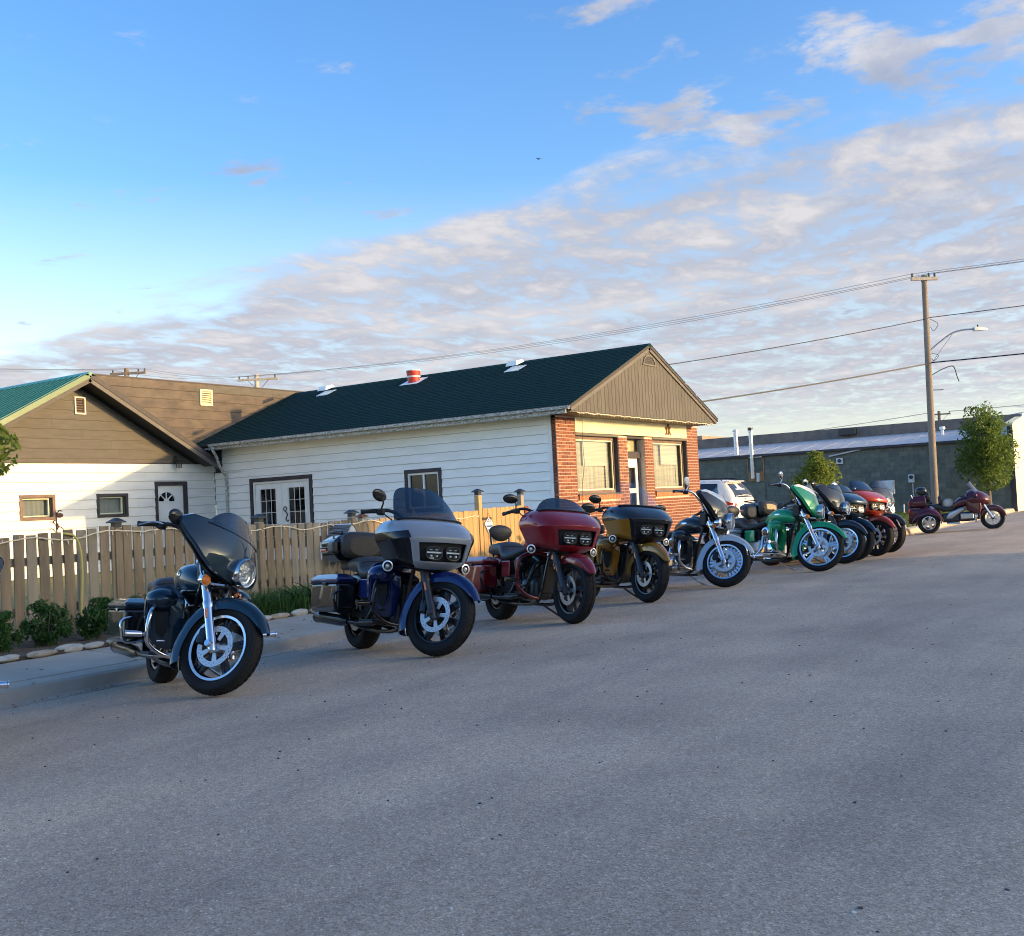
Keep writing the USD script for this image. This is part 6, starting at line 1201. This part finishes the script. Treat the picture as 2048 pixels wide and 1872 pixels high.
# ---------------------------------------------------------------- maroon three-wheeler
tk = thing('motor_trike', 'maroon three-wheeled touring motorcycle parked beyond the row', 'motorcycle')
P = 'paint_maroon'
wheel(tk, 1.69, .32, .13, 6, .235, ident, 'gloss_black', 'satin_metal', True, None, False)
part(tk, 'front_fender', fender(ident, 1.69, .345, .32, 5, 170, .19, .12), P, 50)
for s in (-1, 1):
    o = (0, s * .56, .30); w = part(tk, 'wheel', M().lathe([(.19, -.10), (.26, -.115), (.295, -.09), (.305, 0), (.295, .09), (.26, .115), (.19, .10)], 36, o, (0, 1, 0), True), 'tyre', 40)
    part(w, 'rim', M().lathe([(.19, .09), (.20, .095), (.175, .10), (.165, .05), (.165, -.06), (.19, -.09)], 32, o, (0, s, 0), True), 'chrome', 40); part(w, 'hub', M().lathe([(0, .07), (.05, .07), (.06, .03), (0, .03)], 18, o, (0, s, 0)), 'chrome', 40)
    for k in range(5):
        t = 2 * math.pi * k / 5; c, sn = math.cos(t), math.sin(t); part(w, 'spoke', M().hull([(r * c - q * sn, s * (.56 + yy), .30 + r * sn + q * c) for r, q in ((.04, .03), (.04, -.03), (.175, .042), (.175, -.042)) for yy in (.03, .06)]), 'chrome', 30)
    G = np.array([[(.40 * math.cos(a) * (1 + .12 * (a > 2)), s * yy, .28 + (.40 + b) * math.sin(a) * .95) for yy, b in ((.30, .12), (.45, .09), (.60, .05), (.69, .0), (.72, -.07), (.72, -.13))] for a in np.linspace(-.05, 3.25, 24)])
    part(tk, 'rear_fender', M().shell(G, .01), P, 50); part(tk, 'fender_flare', M().tube([(.335 * math.cos(a), s * .725, .26 + .29 * math.sin(a)) for a in np.linspace(0, 3.2, 20)], .012, 8), P, 40)
    part(tk, 'tail_lamp', M().hull(rbox((-.50, s * .52, .66), (.06, .12, .10), .02).mesh()[0]), 'tail_red', 40)
    part(tk, 'fork_leg', M().cyl((1.69, s * .11, .32), (1.40, s * .11, .86), .035, 12), 'chrome', 40)
    part(tk, 'side_panel', M().hull(np.vstack([rbox((1.22, s * .25, .72), (.40, .14, .30), .06).mesh()[0], rbox((1.30, s * .27, .56), (.18, .12, .20), .05).mesh()[0]])), P, 50)
    en = part(tk, 'engine_head', M().hull(rbox((1.02, s * .28, .42), (.36, .20, .17), .04).mesh()[0]), 'satin_metal', 40)
    for k in range(4): part(en, 'cooling_rib', M().box((1.02, s * .382, .37 + k * .034), (.32, .012, .012)), 'chrome')
    part(tk, 'crash_bar', M().tube(spline([(1.30, s * .2, .5), (1.28, s * .42, .46), (1.26, s * .44, .36), (1.24, s * .2, .24)], 5), .018, 8), 'chrome', 40)
    part(tk, 'frame_cover', M().hull(np.vstack([rbox((.70, s * .20, .52), (.30, .04, .05), .018).mesh()[0], rbox((.92, s * .23, .62), (.10, .04, .06), .018).mesh()[0], rbox((.55, s * .20, .40), (.16, .05, .06), .018).mesh()[0]])), 'satin_metal', 40)
    part(tk, 'running_board', M().hull(rbox((.66, s * .33, .24), (.36, .13, .05), .02).mesh()[0]), 'chrome', 40)
    part(tk, 'mirror', M().hull(np.vstack([rbox((1.28, s * .44, .985), (.10, .14, .11), .04).mesh()[0], rbox((1.30, s * .34, .95), (.06, .06, .05), .02).mesh()[0]])), P, 50)
    part(tk, 'headlamp', M().hull([(1.62, s * .03, .90), (1.66, s * .05, .80), (1.44, s * .33, .90), (1.42, s * .335, .84), (1.60, s * .16, .80), (1.58, s * .1, .93), (1.5, s * .2, .80)]), 'lamp_silver', 40)
    part(tk, 'handlebar', M().tube(spline([(1.2, s * .06, .95), (1.1, s * .2, 1.02), (1.0, s * .33, 1.0), (.90, s * .38, .97)], 4), .016, 8), 'gloss_black', 40)
    part(tk, 'whip_aerial', M().cyl((-.28, s * .28, .78), (-.42, s * .28, 1.12), .008, 5), 'chrome'); part(tk, 'armrest', M().hull(rbox((.02, s * .27, .86), (.26, .08, .06), .028).mesh()[0]), 'leather', 50)
part(tk, 'fairing', M().loft([[(x, hw * math.sin(t) * (1 if math.cos(t) < .2 else .95), z + hh * math.cos(t)) for t in np.linspace(0, 2 * math.pi, 26, endpoint=False)] for x, z, hw, hh in ((1.06, .86, .30, .24), (1.18, .90, .38, .26), (1.36, .89, .38, .24), (1.50, .87, .32, .19), (1.60, .85, .23, .14), (1.66, .84, .10, .08))]), P, 50)
part(tk, 'windscreen', M().shell(np.array([[(1.40 - .10 * (y / .3) ** 2 - .22 * v, y * (1 - .15 * v), 1.06 + .34 * v * (1 - .3 * (y / .3) ** 2)) for v in np.linspace(0, 1, 6)] for y in np.linspace(-.3, .3, 15)]), .005), 'clear_screen', 60)
part(tk, 'fuel_tank', pad([(1.16, .84, .17, .13, .8), (1.0, .84, .20, .16, .75), (.82, .79, .18, .14, .8), (.68, .70, .13, .09, .8)], 24), P, 60)
part(tk, 'engine', M().hull(rbox((1.02, 0, .40), (.42, .44, .26), .06).mesh()[0]).hull(rbox((.60, 0, .40), (.5, .36, .26), .06).mesh()[0]), 'dark_metal', 40)
part(tk, 'radiator_cover', M().hull(rbox((1.32, 0, .46), (.10, .42, .30), .03).mesh()[0]), 'plastic', 40)
st = part(tk, 'seat', pad([(.78, .68, .10, .05, .8), (.6, .64, .20, .07, .75), (.42, .65, .21, .08, .75), (.32, .72, .20, .10, .75), (.1, .74, .20, .08, .75), (-.02, .74, .16, .05, .8)], 26), 'leather', 60)
part(tk, 'rider_backrest', pad([(.30, .90, .12, .12, .7), (.35, .91, .18, .15, .7), (.40, .90, .12, .11, .8)], 22), 'leather', 60); part(tk, 'passenger_backrest', pad([(-.04, 1.02, .17, .12, .7), (.02, 1.03, .24, .16, .7), (.08, 1.02, .20, .13, .8)], 22), 'leather', 60)
part(tk, 'trunk', M().hull(np.vstack([rbox((-.26, 0, .86), (.50, .66, .24), .07).mesh()[0], rbox((-.22, 0, 1.03), (.38, .54, .10), .05).mesh()[0]])), P, 50); part(tk, 'trunk_lamp', M().hull(rbox((-.505, 0, .90), (.03, .5, .05), .014).mesh()[0]), 'tail_red', 40)
part(tk, 'rear_body', M().hull(np.vstack([rbox((-.28, 0, .56), (.50, 1.14, .32), .09).mesh()[0], rbox((-.02, 0, .50), (.5, .56, .30), .08).mesh()[0], rbox((-.46, 0, .36), (.16, .96, .14), .05).mesh()[0]])), P, 50)
hm = thing('helmet', 'dark open-face helmet resting on the back of the maroon three-wheeler', 'helmet'); bgk = thing('soft_bag', 'small pale camouflage bag lying on the seat of the maroon three-wheeler', 'bag')
H = -78.0; TS = .87; hx, hy = 28.25, 4.60; c, s = math.cos(math.radians(H)), math.sin(math.radians(H)); base = np.array([hx - 1.69 * TS * c, hy - 1.69 * TS * s, -.07]); place(tk, base, H, 0, 1.6, TS)
part(hm, 'shell', M().sphere((0, 0, 0), .13, 3, (1.1, 1, .85)), 'paint_black', 60); part(hm, 'lining', M().lathe([(.10, -.08), (.13, -.07), (.125, -.05), (.09, -.07)], 20, (0, 0, 0), (0, 0, 1), True), 'leather'); part(hm, 'strap', M().tube(spline([(0, .11, -.07), (.04, .05, -.12), (.04, -.05, -.12), (0, -.11, -.07)], 4), .008, 6), 'leather')
place(hm, base + [c * -.15, s * -.15, 1.05], H)
part(bgk, 'bag', pad([(-.12, .0, .05, .06, .9), (-.06, .01, .12, .10, .8), (.04, .01, .12, .11, .8), (.12, 0, .06, .06, .9)], 18), 'curtain_grey', 60); part(bgk, 'flap', pad([(-.05, .10, .09, .02, .9), (.05, .105, .10, .02, .9), (.12, .06, .06, .02, .9)], 14), 'grey_wood', 60)
place(bgk, base + [c * .46, s * .46, .71], H)
